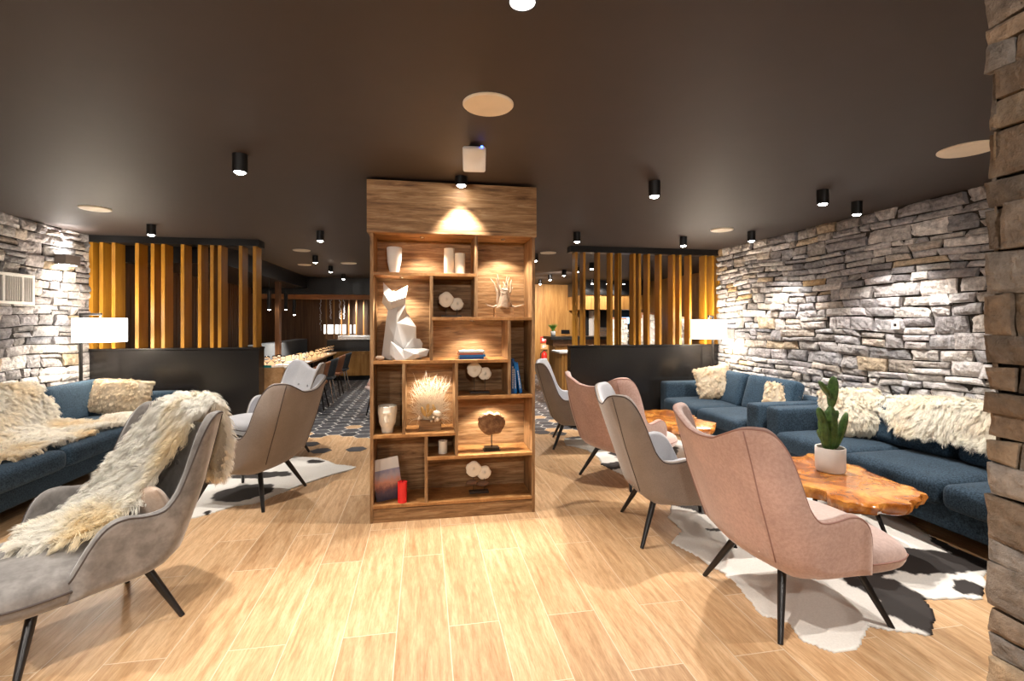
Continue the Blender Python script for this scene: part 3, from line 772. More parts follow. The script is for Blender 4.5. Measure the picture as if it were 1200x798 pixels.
sofa('sofa', 'navy tweed sofa along the left stone wall under the sheepskins', -2.94, XL+.05, 3.49, 6.66, (3.69, 4.62, 5.54, 6.45), 1, [(3.70, 4.62, .44, 14), (4.64, 5.52, .44, 14), (5.55, 6.42, .44, 16)])
sofa('sofa', 'long navy tweed sofa along the right stone wall, nearest the camera', 3.35, XR-.05, 1.60, 4.34, (1.80, 2.62, 3.38, 4.13), -1, [(1.82, 2.96, .34, 12), (2.98, 4.1, .34, 12)])
sofa('sofa', 'navy tweed sofa in the far right corner before the slatted divider', 3.30, XR-.05, 4.38, 6.46, (4.58, 5.42, 6.25), -1, [(4.6, 5.42, .46, 16), (5.44, 6.2, .46, 18)])

# fur cushions and sheepskins on the sofas
def furpillow(w, h, t_, Mx, c, n, label, seed, length=.03, a=(.88, .77, .60), b=(.74, .58, .40)):
    o = fur('fur_cushion', pillow_quads(w, h, t_, Mx, (0, 0, 0), seed=seed), n, length, (0, 0, -1), tint_noise(.7, 12, seed, a, b), seed=seed, lay=.8, grav=.4, spread=.008)
    o.location = c; return tag(o, label, 'cushion', 'fluffy fur cushions')
furpillow(.64, .40, .15, rotm(68, 0, 0) @ rotm(0, 0, -4), (-3.36, 6.14, .66), 16000, 'rectangular tan fur cushion at the far end of the left sofa', 11)
furpillow(.46, .46, .16, rotm(0, 0, -35) @ rotm(64, 0, 0) @ rotm(0, 0, 14), (3.84, 5.93, .69), 12000, 'square cream fur cushion tilted on the far right sofa', 12)
furpillow(.40, .34, .15, rotm(0, 0, -60) @ rotm(62, 0, 0), (3.95, 4.80, .66), 9000, 'tan fur cushion half hidden behind the arm of the near right sofa', 13)
furpillow(.50, .46, .17, rotm(0, 0, -42) @ rotm(60, 0, 0) @ rotm(0, 0, 8), (3.83, 3.78, .68), 20000, 'cream fur cushion behind the cactus on the near right sofa', 14, .04, (.95, .90, .79), (.86, .72, .50))
# big sheepskin over the back of the near right sofa
def Pr(u, v):
    y = 2.62+1.1*u
    ph = [(4.19, .66), (4.18, .74), (4.13, .815), (4.05, .845), (3.98, .82), (3.92, .72), (3.89, .62), (3.86, .53)]
    k = (v+1)/2*7; i = min(int(k), 6); f = k-i; x = ph[i][0]*(1-f)+ph[i+1][0]*f; z = ph[i][1]*(1-f)+ph[i+1][1]*f
    return (x+.015*math.sin(u*9), y, z+.02*math.sin(u*6)+.012)
q = sheet(Pr, 60, 26, blobmask(9, .10))
o = fur('sheepskin', q, 85000, .065, (-.7, -.2, -1), tint_noise(.5, 3.5, 7, (.96, .92, .83), (.88, .72, .48), -.05), seed=8, width=.0015)
tag(o, 'big thick cream sheepskin over the back of the near right sofa', 'sheepskin', 'sheepskins')
# sheepskin spread over the left sofa back and seat
def Pl(u, v):
    y = 4.72+.86*u
    ph = [(-3.98, .74), (-3.86, .87), (-3.74, .90), (-3.64, .80), (-3.58, .68), (-3.50, .56), (-3.38, .50), (-3.2, .488), (-3.02, .478), (-2.96, .455)]
    k = (v+1)/2*9; i = min(int(k), 8); f = k-i; x = ph[i][0]*(1-f)+ph[i+1][0]*f; z = ph[i][1]*(1-f)+ph[i+1][1]*f
    return (x, y, z+.012*math.sin(u*8+v*3)+.006)
q = sheet(lambda u, v: Pl(u, -v), 60, 34, blobmask(15, .16))
o = fur('sheepskin', q, 60000, .045, (.6, .1, -1), tint_noise(.8, 3.2, 4, (.96, .91, .82), (.92, .74, .46), .1), seed=16, width=.0015)
tag(o, 'cream and honey sheepskin spread over the back and seat of the left sofa', 'sheepskin', 'sheepskins')
def Pl2(u, v):
    return (-3.12-.17*v+.08*u*0, 5.62+.62*u, .486+.012*math.sin(u*7))
q = sheet(lambda u, v: Pl2(u, v), 40, 16, blobmask(25, .2))
o = fur('sheepskin', q, 18000, .045, (.4, .5, -.3), tint_noise(.45, 4, 9, (.95, .91, .83), (.85, .66, .42)), seed=26, width=.0015)
tag(o, 'pale narrow sheepskin lying flat along the seat of the left sofa', 'sheepskin', 'sheepskins')
# ================================================================ cow hides
def inside(pts, x, y):
    c = False; j = len(pts)-1
    for i in range(len(pts)):
        xi, yi = pts[i]; xj, yj = pts[j]
        if (yi > y) != (yj > y) and x < (xj-xi)*(y-yi)/(yj-yi+1e-12)+xi: c = not c
        j = i
    return c
def hide(label, outline, blobs, step=.0125, z=.0, seed=1):
    xs = [p[0] for p in outline]; ys = [p[1] for p in outline]; mb = MB(); idx = {}
    nx = int((max(xs)-min(xs))/step)+3; ny = int((max(ys)-min(ys))/step)+3; x0 = min(xs)-step; y0 = min(ys)-step
    def ins(i, j):
        x = x0+(i+.5)*step; y = y0+(j+.5)*step
        n = noise.noise_vector(Vector((x*6+seed, y*6, 0)))*.02+noise.noise_vector(Vector((x*30, y*30, seed)))*.006
        return inside(outline, x+n.x, y+n.y)
    grid_ = [[ins(i, j) for j in range(ny)] for i in range(nx)]
    def vert(i, j, top):
        k = (i, j, top)
        if k not in idx:
            x = x0+i*step; y = y0+j*step
            n = noise.noise_vector(Vector((x*5, y*5, seed)))*.06+noise.noise_vector(Vector((x*17, y*17, seed+3)))*.025
            d = min((math.hypot((x+n.x-bx)*math.cos(ba)+(y+n.y-by)*math.sin(ba), (-(x+n.x-bx)*math.sin(ba)+(y+n.y-by)*math.cos(ba))*ra/rb)/ra for bx, by, ra, rb, ba in blobs), default=9)
            k2 = max(0, min(1, (1.04-d)/.05))
            w_ = (.80, .77, .72); bl = (.020, .014, .012)
            col = tuple(w_[q]*(1-k2)+bl[q]*k2 for q in range(3))
            wave = .003*noise.noise(Vector((x*7, y*7, 2)))+.003
            mb.v.append((x, y, z+(.006+wave if top else .0005))); mb.c.append(col); idx[k] = len(mb.v)-1
        return idx[k]
    for i in range(nx):
        for j in range(ny):
            if not grid_[i][j]: continue
            mb.f.append((vert(i, j, 1), vert(i+1, j, 1), vert(i+1, j+1, 1), vert(i, j+1, 1)))
            for di, dj, a, b in ((-1, 0, (i, j+1), (i, j)), (1, 0, (i+1, j), (i+1, j+1)), (0, -1, (i, j), (i+1, j)), (0, 1, (i+1, j+1), (i, j+1))):
                if not (0 <= i+di < nx and 0 <= j+dj < ny and grid_[i+di][j+dj]):
                    mb.f.append((vert(*a, 0), vert(*b, 0), vert(*b, 1), vert(*a, 1)))
    return tag(obj('cowhide_rug', mb, M['hide'], None, smooth=True), label, 'rug', 'black and white cowhide rugs')
G = lambda *p: [ground(*q) for q in p]
out1 = G((812, 572), (787, 590), (783, 607), (800, 622), (786, 636), (812, 650), (848, 672), (868, 690), (893, 722), (922, 730), (940, 752), (975, 766), (1002, 761), (1018, 735), (1060, 742), (1092, 746), (1094, 722), (1082, 704), (1120, 702), (1148, 704), (1153, 682), (1160, 660), (1110, 640), (1060, 610), (1000, 585), (930, 560), (860, 556))
def bl(px, py, px2, py2, wr):  # blob from one floor point to another
    a = ground(px, py); b = ground(px2, py2); return ((a[0]+b[0])/2, (a[1]+b[1])/2, math.hypot(a[0]-b[0], a[1]-b[1])/2, wr, math.atan2(b[1]-a[1], b[0]-a[0]))
blobs1 = [bl(940, 655, 1050, 672, .13), bl(955, 650, 1160, 662, .17), bl(1055, 690, 1088, 745, .15), bl(1000, 675, 1080, 715, .13), bl(790, 592, 850, 600, .10), bl(824, 620, 842, 622, .035), bl(1085, 628, 1160, 665, .07), bl(1120, 690, 1160, 690, .10), bl(840, 585, 940, 600, .12)]
hide('large cowhide rug under the foreground pink armchair and live edge table', out1, blobs1, seed=3)
out2 = [(1.50, 4.72), (1.47, 5.22), (1.62, 5.30), (1.60, 5.62), (2.0, 5.75), (2.5, 6.05), (3.1, 5.95), (3.25, 5.2), (3.2, 4.5), (2.8, 4.12), (2.2, 4.05), (1.85, 3.98), (1.75, 4.2), (1.66, 4.42)]
out2 = G((664, 522), (661, 514), (680, 512), (700, 508)) + [(1.9, 5.6), (2.5, 6.05), (3.1, 5.95), (3.25, 5.2), (3.2, 4.5), (2.8, 4.1), (2.2, 4.0)] + G((735, 560), (722, 553), (705, 545), (703, 538), (690, 528))
hide('cowhide rug under the far live edge table, between two rows of seats on the right', out2, [bl(664, 514, 700, 512, .05), bl(705, 548, 735, 545, .10), (2.5, 5.2, .45, .3, .3), (2.1, 4.3, .25, .2, 0)], seed=6)
out3 = G((232, 607), (275, 593), (300, 590), (345, 572), (380, 560), (418, 548), (395, 545), (372, 537), (340, 535), (310, 530)) + [(-2.0, 5.95), (-2.6, 6.0), (-2.85, 5.2), (-2.75, 4.4), (-2.3, 3.9)] 
hide('cowhide rug under the taupe wing armchair left of the bookshelf', out3, [bl(250, 582, 320, 575, .22), bl(270, 560, 340, 556, .10), bl(356, 542, 380, 541, .06), (-2.2, 5.0, .4, .3, .6), bl(236, 603, 246, 601, .04)], seed=9)

# ================================================================ live edge tables
def live_table(label, outline, top, th, loc, legs, seed):
    t = thing('coffee_table', label, 'coffee table', (*loc, 0), 0, 'live edge burl wood coffee tables'); n = len(outline)
    # refine the outline
    pts = []
    for i in range(n):
        a, b = Vector(outline[i]), Vector(outline[(i+1) % n])
        for k in range(14):
            p = a.lerp(b, k/14); w = noise.noise_vector(Vector((p.x*9, p.y*9, seed)))*.05+noise.noise_vector(Vector((p.x*32, p.y*32, seed)))*.018
            pts.append((p.x+w.x-loc[0], p.y+w.y-loc[1]))
    m = len(pts); cx = sum(p[0] for p in pts)/m; cy = sum(p[1] for p in pts)/m; rings = []
    prof = [(1.0-.55, 0), (.75, 0), (.93, 0), (.985, -.004), (1.0, -.02), (.985, -.045), (.955, -.07), (.90, -th), (.5, -th)]
    for s, dz in prof:
        ring = []
        for x, y in pts:
            q = 1+.02*noise.noise(Vector((x*12, y*12, dz*40)))*(1 if dz < -.01 else 0)
            ring.append((cx+(x-cx)*s*q, cy+(y-cy)*s*q, top+dz+(.003*noise.noise(Vector((x*8*s, y*8*s, seed))) if dz == 0 else 0)))
        rings.append(ring)
    mb = MB(); mb.grid(rings[::-1], wrap=True); o = len(mb.v)
    mb.f.append(tuple((len(prof)-1)*m+k for k in range(m))); mb.f.append(tuple(range(m))[::-1])
    obj('tabletop', mb, M['burl'], t, smooth=True, auto=50)
    for (x, y, dx, dy) in legs:
        mb = MB(); mb.tube([(x-loc[0], y-loc[1], top-th+.01), (x+dx-loc[0], y+dy-loc[1], 0)], [.016, .010], 10); obj('leg', mb, M['legblack'], t, smooth=True)
    return t
o1 = [ground(*p, .41) for p in ((930, 533), (975, 531), (1004, 545), (1040, 560), (1074, 572), (1080, 580), (1072, 590), (1030, 592), (995, 590), (978, 585), (962, 574), (940, 570))] + [(2.42, 3.05), (2.48, 3.36), (2.7, 3.52)]
live_table('orange burl live edge coffee table with the potted cactus on it', o1, .41, .085, (2.55, 3.0), [(2.90, 2.72, .08, -.09), (2.6, 2.85, -.06, -.05), (2.6, 3.25, -.05, .06), (2.85, 3.3, .08, .05)], 2)
o2 = [(2.52, 4.62), (2.38, 4.95), (2.3, 5.35), (2.62, 5.62), (3.0, 5.58), (3.12, 5.3), (3.02, 5.0), (3.12, 4.75), (2.9, 4.5), (2.55, 4.62)]
live_table('orange burl live edge coffee table farther back, behind the pink armchair', o2, .41, .085, (2.6, 5.05), [(2.6, 4.85, -.05, -.05), (2.95, 4.75, .05, -.05), (2.45, 5.3, -.05, .05), (2.9, 5.35, .05, .05)], 5)

# cactus
cxy = ground(973, 552, .411)
pot = thing('potted_cactus', 'green prickly cactus in a pale cylindrical pot on the near coffee table', 'plant', (*cxy, .413))
mb = MB(); mb.lathe([(0, 0), (.085, 0), (.094, .012), (.097, .06), (.097, .172), (.093, .176), (.086, .172), (.084, .15), (0, .148)], seg=40, close=True); obj('pot', mb, M['concrete'], pot, smooth=True, auto=50)
mb = MB(); mb.lathe([(0, .15), (.084, .15)], seg=24, close=True); obj('soil', mb, plain('soil', (.10, .07, .05), .9), pot)
def pad(p0, p1, w, th, ang=0, ribs=0):
    w *= 1.25; th *= 1.2; mb = MB(); a = Vector(p0); b = Vector(p1); d = b-a; L = d.length; q = d.to_track_quat('Z', 'Y').to_matrix() @ Matrix.Rotation(ang, 3, 'Z')
    def f(p):
        k = 1+(.12*math.cos(ribs*math.atan2(p.y, p.x)) if ribs else .0)
        e = 1+.12*p.z/(L/2)
        return Vector((p.x*k*e, p.y*k*e, p.z))
    mb.ell((a+b)/2, (w/2, th/2, L/2*1.04), q, 32 if ribs else 18, 14, None, f)
    sp = random.Random(int(L*1e4)); 
    for i in range(46):
        th_ = math.acos(sp.uniform(-.9, .95)); ph = sp.uniform(0, 2*PI)
        n = Vector((math.sin(th_)*math.cos(ph), math.sin(th_)*math.sin(ph), math.cos(th_)))
        p = q @ f(Vector((n.x*w/2, n.y*th/2, n.z*L/2*1.04)))+(a+b)/2; nn = q @ n
        mb.ell(p, (.0022, .0022, .0022), None, 5, 3); mb.tube([p, p+nn*.010], [.0006, .0002], 3)
    return mb
rt = Vector((math.cos(YAW), -math.sin(YAW), 0)); up = Vector((0, 0, 1)); fw = Vector((math.sin(YAW), math.cos(YAW), 0))
def cp(a, z, f=0): return rt*a+fw*f+up*z
PADS = [(cp(.0, .14), cp(.005, .47), .075, .065, 0, 7), (cp(-.01, .14, .02), cp(-.03, .35, .02), .07, .055, 0, 6), (cp(-.035, .15, -.02), (cp(-.075, .41, -.02)), .054, .052, 0, 6),
        (cp(-.045, .30, -.02), cp(-.105, .465, -.03), .045, .04, 0, 6), (cp(.004, .455), cp(.026, .685), .078, .03, .2, 0), (cp(-.004, .53, -.01), cp(-.085, .655, -.01), .048, .026, .1, 0),
        (cp(.045, .16, .01), cp(.125, .42, .01), .078, .036, -.2, 0), (cp(.02, .16), cp(.035, .30), .05, .04, 0, 5), (cp(-.04, .2, .0), cp(-.088, .30, 0), .04, .03, 0, 0), (cp(.035, .36, 0), cp(.052, .44, 0), .03, .02, 0, 0), (cp(-.01, .38, 0), cp(-.03, .44, 0), .03, .022, 0, 0)]
for a in PADS: obj('stem_pad', pad(*a), M['green'], pot, smooth=True)

# ================================================================ floor lamps
def lamp(label, pole, shade, r, h, zs, parent=None):
    t = thing('floor_lamp', label, 'lamp', (*pole, 0), 0, 'floor lamps with white drum shades')
    dx, dy = shade[0]-pole[0], shade[1]-pole[1]; zt = zs+h+.06
    mb = MB(); mb.lathe([(0, 0), (.14, 0), (.14, .012), (0, .016)], seg=32); obj('base', mb, M['black'], t, smooth=True, auto=40)
    mb = MB(); mb.box(-.013, .013, -.013, .013, .01, zt); obj('pole', mb, M['black'], t, bevel=.002)
    L = math.hypot(dx, dy); a = math.atan2(dy, dx)
    mb = MB(); mb.box(-.013, L+.013, -.013, .013, zt-.026, zt, rot=a, about=(0, 0)); obj('arm', mb, M['black'], t, bevel=.002)
    mb = MB(); mb.tube([(dx, dy, zt-.02), (dx, dy, zs+h*.45)], .008, 8); mb.lathe([(.018, 0), (.02, .05), (.012, .06)], dx, dy, zs+h*.42, 12); obj('lamp_holder', mb, M['black'], t, smooth=True)
    mb = MB(); mb.lathe([(r, 0), (r, h), (r-.003, h), (r-.003, 0), (r, 0)], dx, dy, zs, 48, close=True)
    for k in range(3): mb.tube([(dx, dy, zs+h-.02), (dx+(r-.004)*math.cos(k*2.1), dy+(r-.004)*math.sin(k*2.1), zs+h-.004)], .002, 5)
    obj('lamp_shade', mb, M['shade'], t, smooth=True, auto=50)
    b = MB(); b.ell((dx, dy, zs+h*.35), (.032, .032, .045), nu=16, nv=10); bo = obj('bulb', b, plain('bulb_glass', (1, .9, .75), .3, 0, 12, (1, .85, .65)), t, smooth=True)
    L_ = bpy.data.lights.new('bulb_glow', 'POINT'); L_.energy = 8; L_.color = (1, .84, .64); L_.shadow_soft_size = .05
    for zz in (zs+.0, zs+h):
        o = bpy.data.objects.new('bulb_glow', L_); C.objects.link(o); o.parent = t; o.location = (dx, dy, zz+(.05 if zz > zs else -.02))
    return t
lamp('floor lamp with white drum shade on angular black frame, by left stone wall', (XL+.16, 6.42), (XL+.43, 6.30), .245, .27, 1.27)
lamp('floor lamp with white drum shade in the far right corner', (4.13, 6.40), (3.97, 6.25), .235, .27, 1.26)

# ================================================================ things on the shelf
def zof(py, y=SY+.1, px=560): return onplane(px, py, y)[1]
def sx_(px, y=SY+.12): return onplane(px, 400, y)[0]
v = MB(); v.lathe([(0, 0), (.038, 0), (.036, .01), (.052, .09), (.058, .20), (.052, .205), (.048, .09), (.0, .02)], seg=32, close=True)
tag(obj('vase', v, M['white'], None, smooth=True, auto=60, loc=(sx_(462), SY+.13, ZA)), 'white slender glossy vase on the top board of the bookshelf', 'vase')
for px, r_, h_, y_, l in ((526.5, .041, .205, .12, 'taller ivory pillar candle on the top board of the bookshelf'), (539, .041, .165, .10, 'shorter ivory pillar candle on the top board of the bookshelf')):
    t = thing('pillar_candle', l, 'candle', (sx_(px, SY+y_), SY+y_, ZA), 0, 'ivory pillar candles')
    mb = MB(); mb.lathe([(0, 0), (r_, 0), (r_, h_), (r_*.85, h_+.001), (r_*.6, h_-.008), (0, h_-.008)], seg=32, close=True); obj('wax', mb, M['wax'], t, smooth=True, auto=40)
    mb = MB(); mb.tube([(0, 0, h_-.01), (.001, 0, h_+.012)], .0015, 5); obj('wick', mb, M['black'], t)
# low poly fox
fx = sx_(477, SY+.16)
def hull(mb, pts):
    bm = bmesh.new()
    for x_, z_, y_ in pts: bm.verts.new(((x_-265)/1082, -y_, (740-z_)/1082))
    r_ = bmesh.ops.convex_hull(bm, input=bm.verts)
    bm.verts.index_update(); mb.add([v_.co.copy() for v_ in bm.verts], [tuple(q.index for q in f_.verts) for f_ in bm.faces]); bm.free()
t = MB()
hull(t, [(75, 185, .03), (160, 168, .0), (150, 190, .045), (255, 215, .0), (252, 280, .0), (60, 265, .01), (110, 330, .02), (150, 315, .065), (185, 285, .05), (120, 255, .09), (150, 258, .095), (140, 285, .095), (160, 200, -.05), (210, 280, -.05), (100, 270, -.04)])
hull(t, [(75, 188, .03), (150, 178, .03), (70, 95, .0), (110, 190, -.03)]); hull(t, [(165, 182, .03), (256, 218, .01), (272, 118, -.01), (210, 195, -.03)])
hull(t, [(110, 320, .02), (185, 285, .04), (255, 285, .0), (258, 345, -.02), (98, 405, .04), (185, 435, .075), (252, 445, .0), (150, 330, -.05), (240, 440, -.07), (110, 410, -.05)])
hull(t, [(98, 402, .04), (185, 435, .075), (250, 440, .02), (262, 345, -.03), (340, 468, -.02), (60, 720, .04), (70, 740, .0), (130, 740, .07), (165, 560, .085), (235, 640, .07), (330, 560, .0), (350, 740, -.02), (110, 740, -.08), (300, 740, -.08), (300, 480, -.07)])
hull(t, [(230, 620, .05), (330, 560, .04), (395, 605, .0), (385, 740, .0), (250, 740, .06), (340, 700, -.07), (240, 650, -.07)])
hull(t, [(138, 583, .11), (130, 690, .10), (180, 740, .12), (255, 738, .12), (240, 655, .09), (160, 600, .08)])
hull(t, [(235, 650, .11), (255, 738, .12), (428, 712, .07), (452, 660, .04), (330, 690, .12), (330, 735, .10), (400, 650, .02)])
hull(t, [(270, 610, .07), (320, 562, .06), (372, 570, .04), (398, 612, .03), (385, 650, .05), (255, 640, .08)])
o = obj('fox_sculpture', t, M['plaster'], None, loc=(fx, SY+.15, ZB+.002), rotz=0); o.scale = (1.0, 1.0, 1.0)
tag(o, 'white faceted fox sculpture sitting in the bookshelf', 'sculpture')
st_ = MB(); st_.ell((0, 0, .018), (.035, .025, .018)); tag(obj('pebble', st_, M['drift'], None, smooth=True, loc=(sx_(446), SY+.06, ZB)), 'small brown pebble at the foot of the fox sculpture', 'stone')

def discs(px, py_base, label, d1=.060, d2=.052, base=False, zsh=None, yy=.14, dz=.0):
    x = sx_(px, SY+yy); t = thing('coral_discs', label, 'ornament', (x, SY+yy, zsh), 0, 'pairs of pale round discs on thin stands')
    z1, z2 = .16+dz, .125+dz
    for xx, zz, rr, nm in ((-.035, z1, d1, 1), (.05, z2, d2, 2)):
        mb = MB(); ns = 36; P = []
        for (k, yq) in ((0, -.009), (.1, -.010), (.12, -.004), (.5, -.008), (.9, -.007), (1, -.002), (1, .004), (.9, .007), (0, .008)):
            P.append([(xx+rr*k*(1+.05*math.sin(5*a+nm)+.03*math.sin(11*a))*math.cos(a), yq+(.0022*math.sin(a*18) if .2 < k < .95 else 0)+(nm-1)*.008, zz+rr*k*(1+.05*math.sin(4*a+nm*2))*math.sin(a)) for a in (2*PI*j/ns for j in range(ns))])
        mb.grid(P, wrap=True); obj('disc', mb, M['wax'], t, smooth=True)
        mb = MB(); mb.tube([(xx, .0, .01), (xx, .0, zz-rr*.8)], .0022, 6); obj('stem', mb, M['black'], t)
    mb = MB(); mb.box(-.07, .085, -.03, .03, 0, .016); obj('base', mb, plain('dark_wood_base', (.05, .03, .02), .5), t, bevel=.002)
    if base:
        mb = MB()
        for xx, zz, rr in ((-.05, .085, .045), (.04, .07, .05)): mb.ell((xx, -.005, zz), (rr, .02, .022), nu=14)
        obj('driftwood_piece', mb, plain('brown_driftwood', (.16, .085, .05), .8), t, smooth=True)
    return t
discs(528, 0, 'pair of pale round discs on stands in the small dark top compartment', zsh=ZB2, dz=-.02)
discs(561, 0, 'pair of pale round discs on stands in the dark middle compartment', zsh=ZC, dz=.03)
discs(560, 0, 'pair of pale round discs on a dark driftwood base in the lowest compartment', .062, .056, True, ZF, .15, .03)
# driftwood flower arrangement on box
t = thing('driftwood_arrangement', 'twisted driftwood arrangement on a wooden block in the upper right compartment', 'ornament', (sx_(590, SY+.14), SY+.14, ZB2))
mb = MB(); mb.box(-.075, .075, -.05, .05, 0, .075); obj('block', mb, M['shelf'], t, bevel=.004)
rr = random.Random(5); mb = MB()
for k in range(16):
    a = rr.uniform(-.75, .75); L = rr.uniform(.07, .14); x0 = rr.uniform(-.05, .05)
    p = [Vector((x0, rr.uniform(-.03, .03), .075+rr.uniform(0, .05)))]
    for q in range(4): p.append(p[-1]+Vector((math.sin(a)*L*.3+rr.uniform(-.012, .012), rr.uniform(-.015, .015), math.cos(a)*L*.42+rr.uniform(-.01, .012))))
    mb.tube(p, [.012, .011, .009, .006, .002], 7)
for k in range(11):
    z_ = .085+.013*k; x_ = .062-.0042*k; mb.tube([(-x_, -.03, z_-.01), (-.02, -.055, z_+.008), (.02, -.055, z_-.004), (x_, -.03, z_+.014)], [.007, .011, .011, .006], 7)
for s, L in ((-1, .15), (1, .17)): mb.tube([(s*.04, -.01, .10), (s*.09, -.02, .082), (s*.13, -.03, .095), (s*L, -.03, .108)], [.012, .008, .006, .002], 6)
obj('driftwood', mb, M['drift'], t, smooth=True)
# books
def book(name, w, h, d, m, label, loc, rot, grp=None, spine=None):
    t = thing(name, label, 'book', loc, 0, grp); t.rotation_euler = rot
    mb = MB(); mb.box(-w/2, w/2, 0, d, 0, .003); mb.box(-w/2, w/2, 0, d, h-.003, h); mb.box(-w/2, w/2, 0, .003, .003, h-.003); obj('cover', mb, m, t, bevel=.0008)
    mb = MB(); mb.box(-w/2+.003, w/2-.003, .003, d-.004, .003, h-.003); obj('pages', mb, M['paper'], t)
    return t
bx = sx_(552, SY+.10); zb_ = ZB
c_red = plain('red_book_cover', (.5, .12, .06), .4); c_wh = plain('white_book_cover', (.78, .77, .76), .35)
for k, (w_, m, l) in enumerate(((.19, M['bookdark'], 'dark blue book at the bottom of the lying stack'), (.20, M['bookblue'], 'blue book second from the bottom of the lying stack'), (.19, c_red, 'reddish book in the middle of the lying stack'), (.20, c_wh, 'white book on top of the lying stack'))):
    h_ = (.018, .016, .014, .016)[k]; book('book', w_, h_, .14, m, l, (bx+(.0, .008, -.004, .003)[k], SY+.05, zb_), (0, 0, R((1, -2, 2, -1)[k])), 'books lying on the middle board'); zb_ += h_+.0004
pl = MB(); pl.box(-.19, .03, 0, .05, 0, .004)
for px, tilt, h_, m, l in ((600.7, 0, .275, M['bookdark'], 'dark navy book standing leftmost in the narrow compartment'), (604, -3, .25, M['bookblue'], 'blue book leaning in the middle of the narrow compartment'), (610.5, -9, .245, M['bookblue'], 'blue book leaning rightmost in the narrow compartment')):
    x_ = sx_(px, SY+.05); t = thing('book', l, 'book', (x_+.004, SY+.06, ZC+.001+abs(math.sin(R(tilt)))*.012), 0, 'books standing in the narrow compartment'); t.rotation_euler = (0, R(tilt), 0)
    mb = MB(); mb.box(-.012, .012, 0, .003, 0, h_); mb.box(-.012, -.0095, 0, .17, 0, h_); mb.box(.0095, .012, 0, .17, 0, h_); obj('cover', mb, m, t, bevel=.0008)
    mb = MB(); mb.box(-.0095, .0095, .003, .166, .003, h_-.003); obj('pages', mb, M['paper'], t)
    mb = MB(); r9 = random.Random(int(px)); zz = .04
    while zz < h_-.06: w9 = r9.uniform(.006, .014); mb.box(-.004, .004, -.0006, 0, zz, zz+w9); zz += w9+.004
    obj('spine_lettering', mb, M['paper'], t)
# face vase
t = thing('face_vase', 'cream ceramic vase with a moulded face in the left compartment', 'vase', (sx_(454, SY+.10), SY+.10, ZD))
def fvr(z): return interp([(0, .042), (.03, .046), (.09, .064), (.17, .072), (.20, .070)], z)
mb = MB(); P = []
for k in range(25):
    z_ = .205*k/24; row = []
    for j in range(48):
        a = 2*PI*j/48; r_ = fvr(z_); da = (a-1.5*PI+PI) % (2*PI)-PI
        r_ += .014*math.exp(-(da/.14)**2)*(1 if .085 < z_ < .165 else 0)*(1-(z_-.085)/.12)+.006*math.exp(-((abs(da)-.3)/.14)**2)*(1 if .15 < z_ < .165 else 0)
        r_ += .006*math.exp(-(da/.25)**2)*(math.exp(-((z_-.062)/.005)**2)+math.exp(-((z_-.050)/.005)**2)) - .006*math.exp(-((abs(da)-.35)/.12)**2)*math.exp(-((z_-.135)/.010)**2)
        row.append((r_*math.cos(a), r_*math.sin(a), z_))
    P.append(row)
P.append([(x*.9, y*.9, z) for x, y, z in P[-1]]); P.append([(x*.85, y*.85, z-.08) for x, y, z in P[-1]]); P.append([(0, 0, .12)]*48)
mb.grid(P, wrap=True); mb.f.append(tuple(range(48))[::-1]); obj('body', mb, M['wax'], t, smooth=True)
# dried flowers
t = thing('dried_flower_arrangement', 'pale dried twigs and flowers in a rustic wooden box', 'arrangement', (sx_(504, SY+.13), SY+.13, ZD))
mb = MB(); mb.box(-.085, .085, -.05, .05, 0, .085); obj('box', mb, M['shelf'], t, bevel=.005)
rr = random.Random(9); mb = MB(); mw = plain('pale_twig', (.78, .66, .50), .8)
for k in range(230):
    a = rr.gauss(0, .55); L = rr.uniform(.15, .40)*(1-.22*min(2, abs(a))); p = [Vector((rr.uniform(-.06, .06), rr.uniform(-.03, .03), .08))]
    for q in range(5):
        a2 = a*(1+.2*q)+rr.uniform(-.35, .35); p.append(p[-1]+Vector((math.sin(a2)*L*.2, rr.uniform(-.014, .01), math.cos(a2)*L*.2)))
    mx_ = max(abs(w_.x) for w_ in p); kx = min(1, .165/mx_)*(1 if mx_ < .165 else rr.uniform(.6, 1)); p = [Vector((w_.x*kx, max(-.1, min(.07, w_.y)), w_.z)) for w_ in p]
    mb.tube(p, [.0022, .002, .0017, .0014, .0012, .0006], 4)
    for q in (2, 3, 4):
        for s in (-1, 1):
            e = p[q]+Vector((s*rr.uniform(.01, .026), rr.uniform(-.01, .01), rr.uniform(.008, .026))); e.x = max(-.17, min(.17, e.x)); mb.tube([p[q], e], [.0012, .0005], 3)
o = obj('twigs', mb, mw, t)
mb = MB()
for k in range(34): mb.ell((rr.uniform(-.095, .095), rr.uniform(-.062, .03), rr.uniform(.075, .11)), (rr.uniform(.008, .017),)*3, nu=8, nv=6)
obj('dried_blossoms', mb, M['dried'], t, smooth=False)
for k, (x_, z_, an) in enumerate(((-.05, .15, -.4), (-.02, .17, .2), (.03, .165, -.2), (.0, .14, .6))):
    mb = MB(); mb.ell((x_, -.04, z_), (.016, .010, .042), Matrix.Rotation(an, 3, 'Y'), 10, 8); obj('seed_pod', mb, plain('golden_pod', (.55, .33, .10), .6), t, smooth=True)
mb = MB(); mb.ell((.055, -.05, .135), (.034, .02, .022), Matrix.Rotation(.4, 3, 'Y'), 14, 10); obj('white_pod', mb, M['wax'], t, smooth=True)
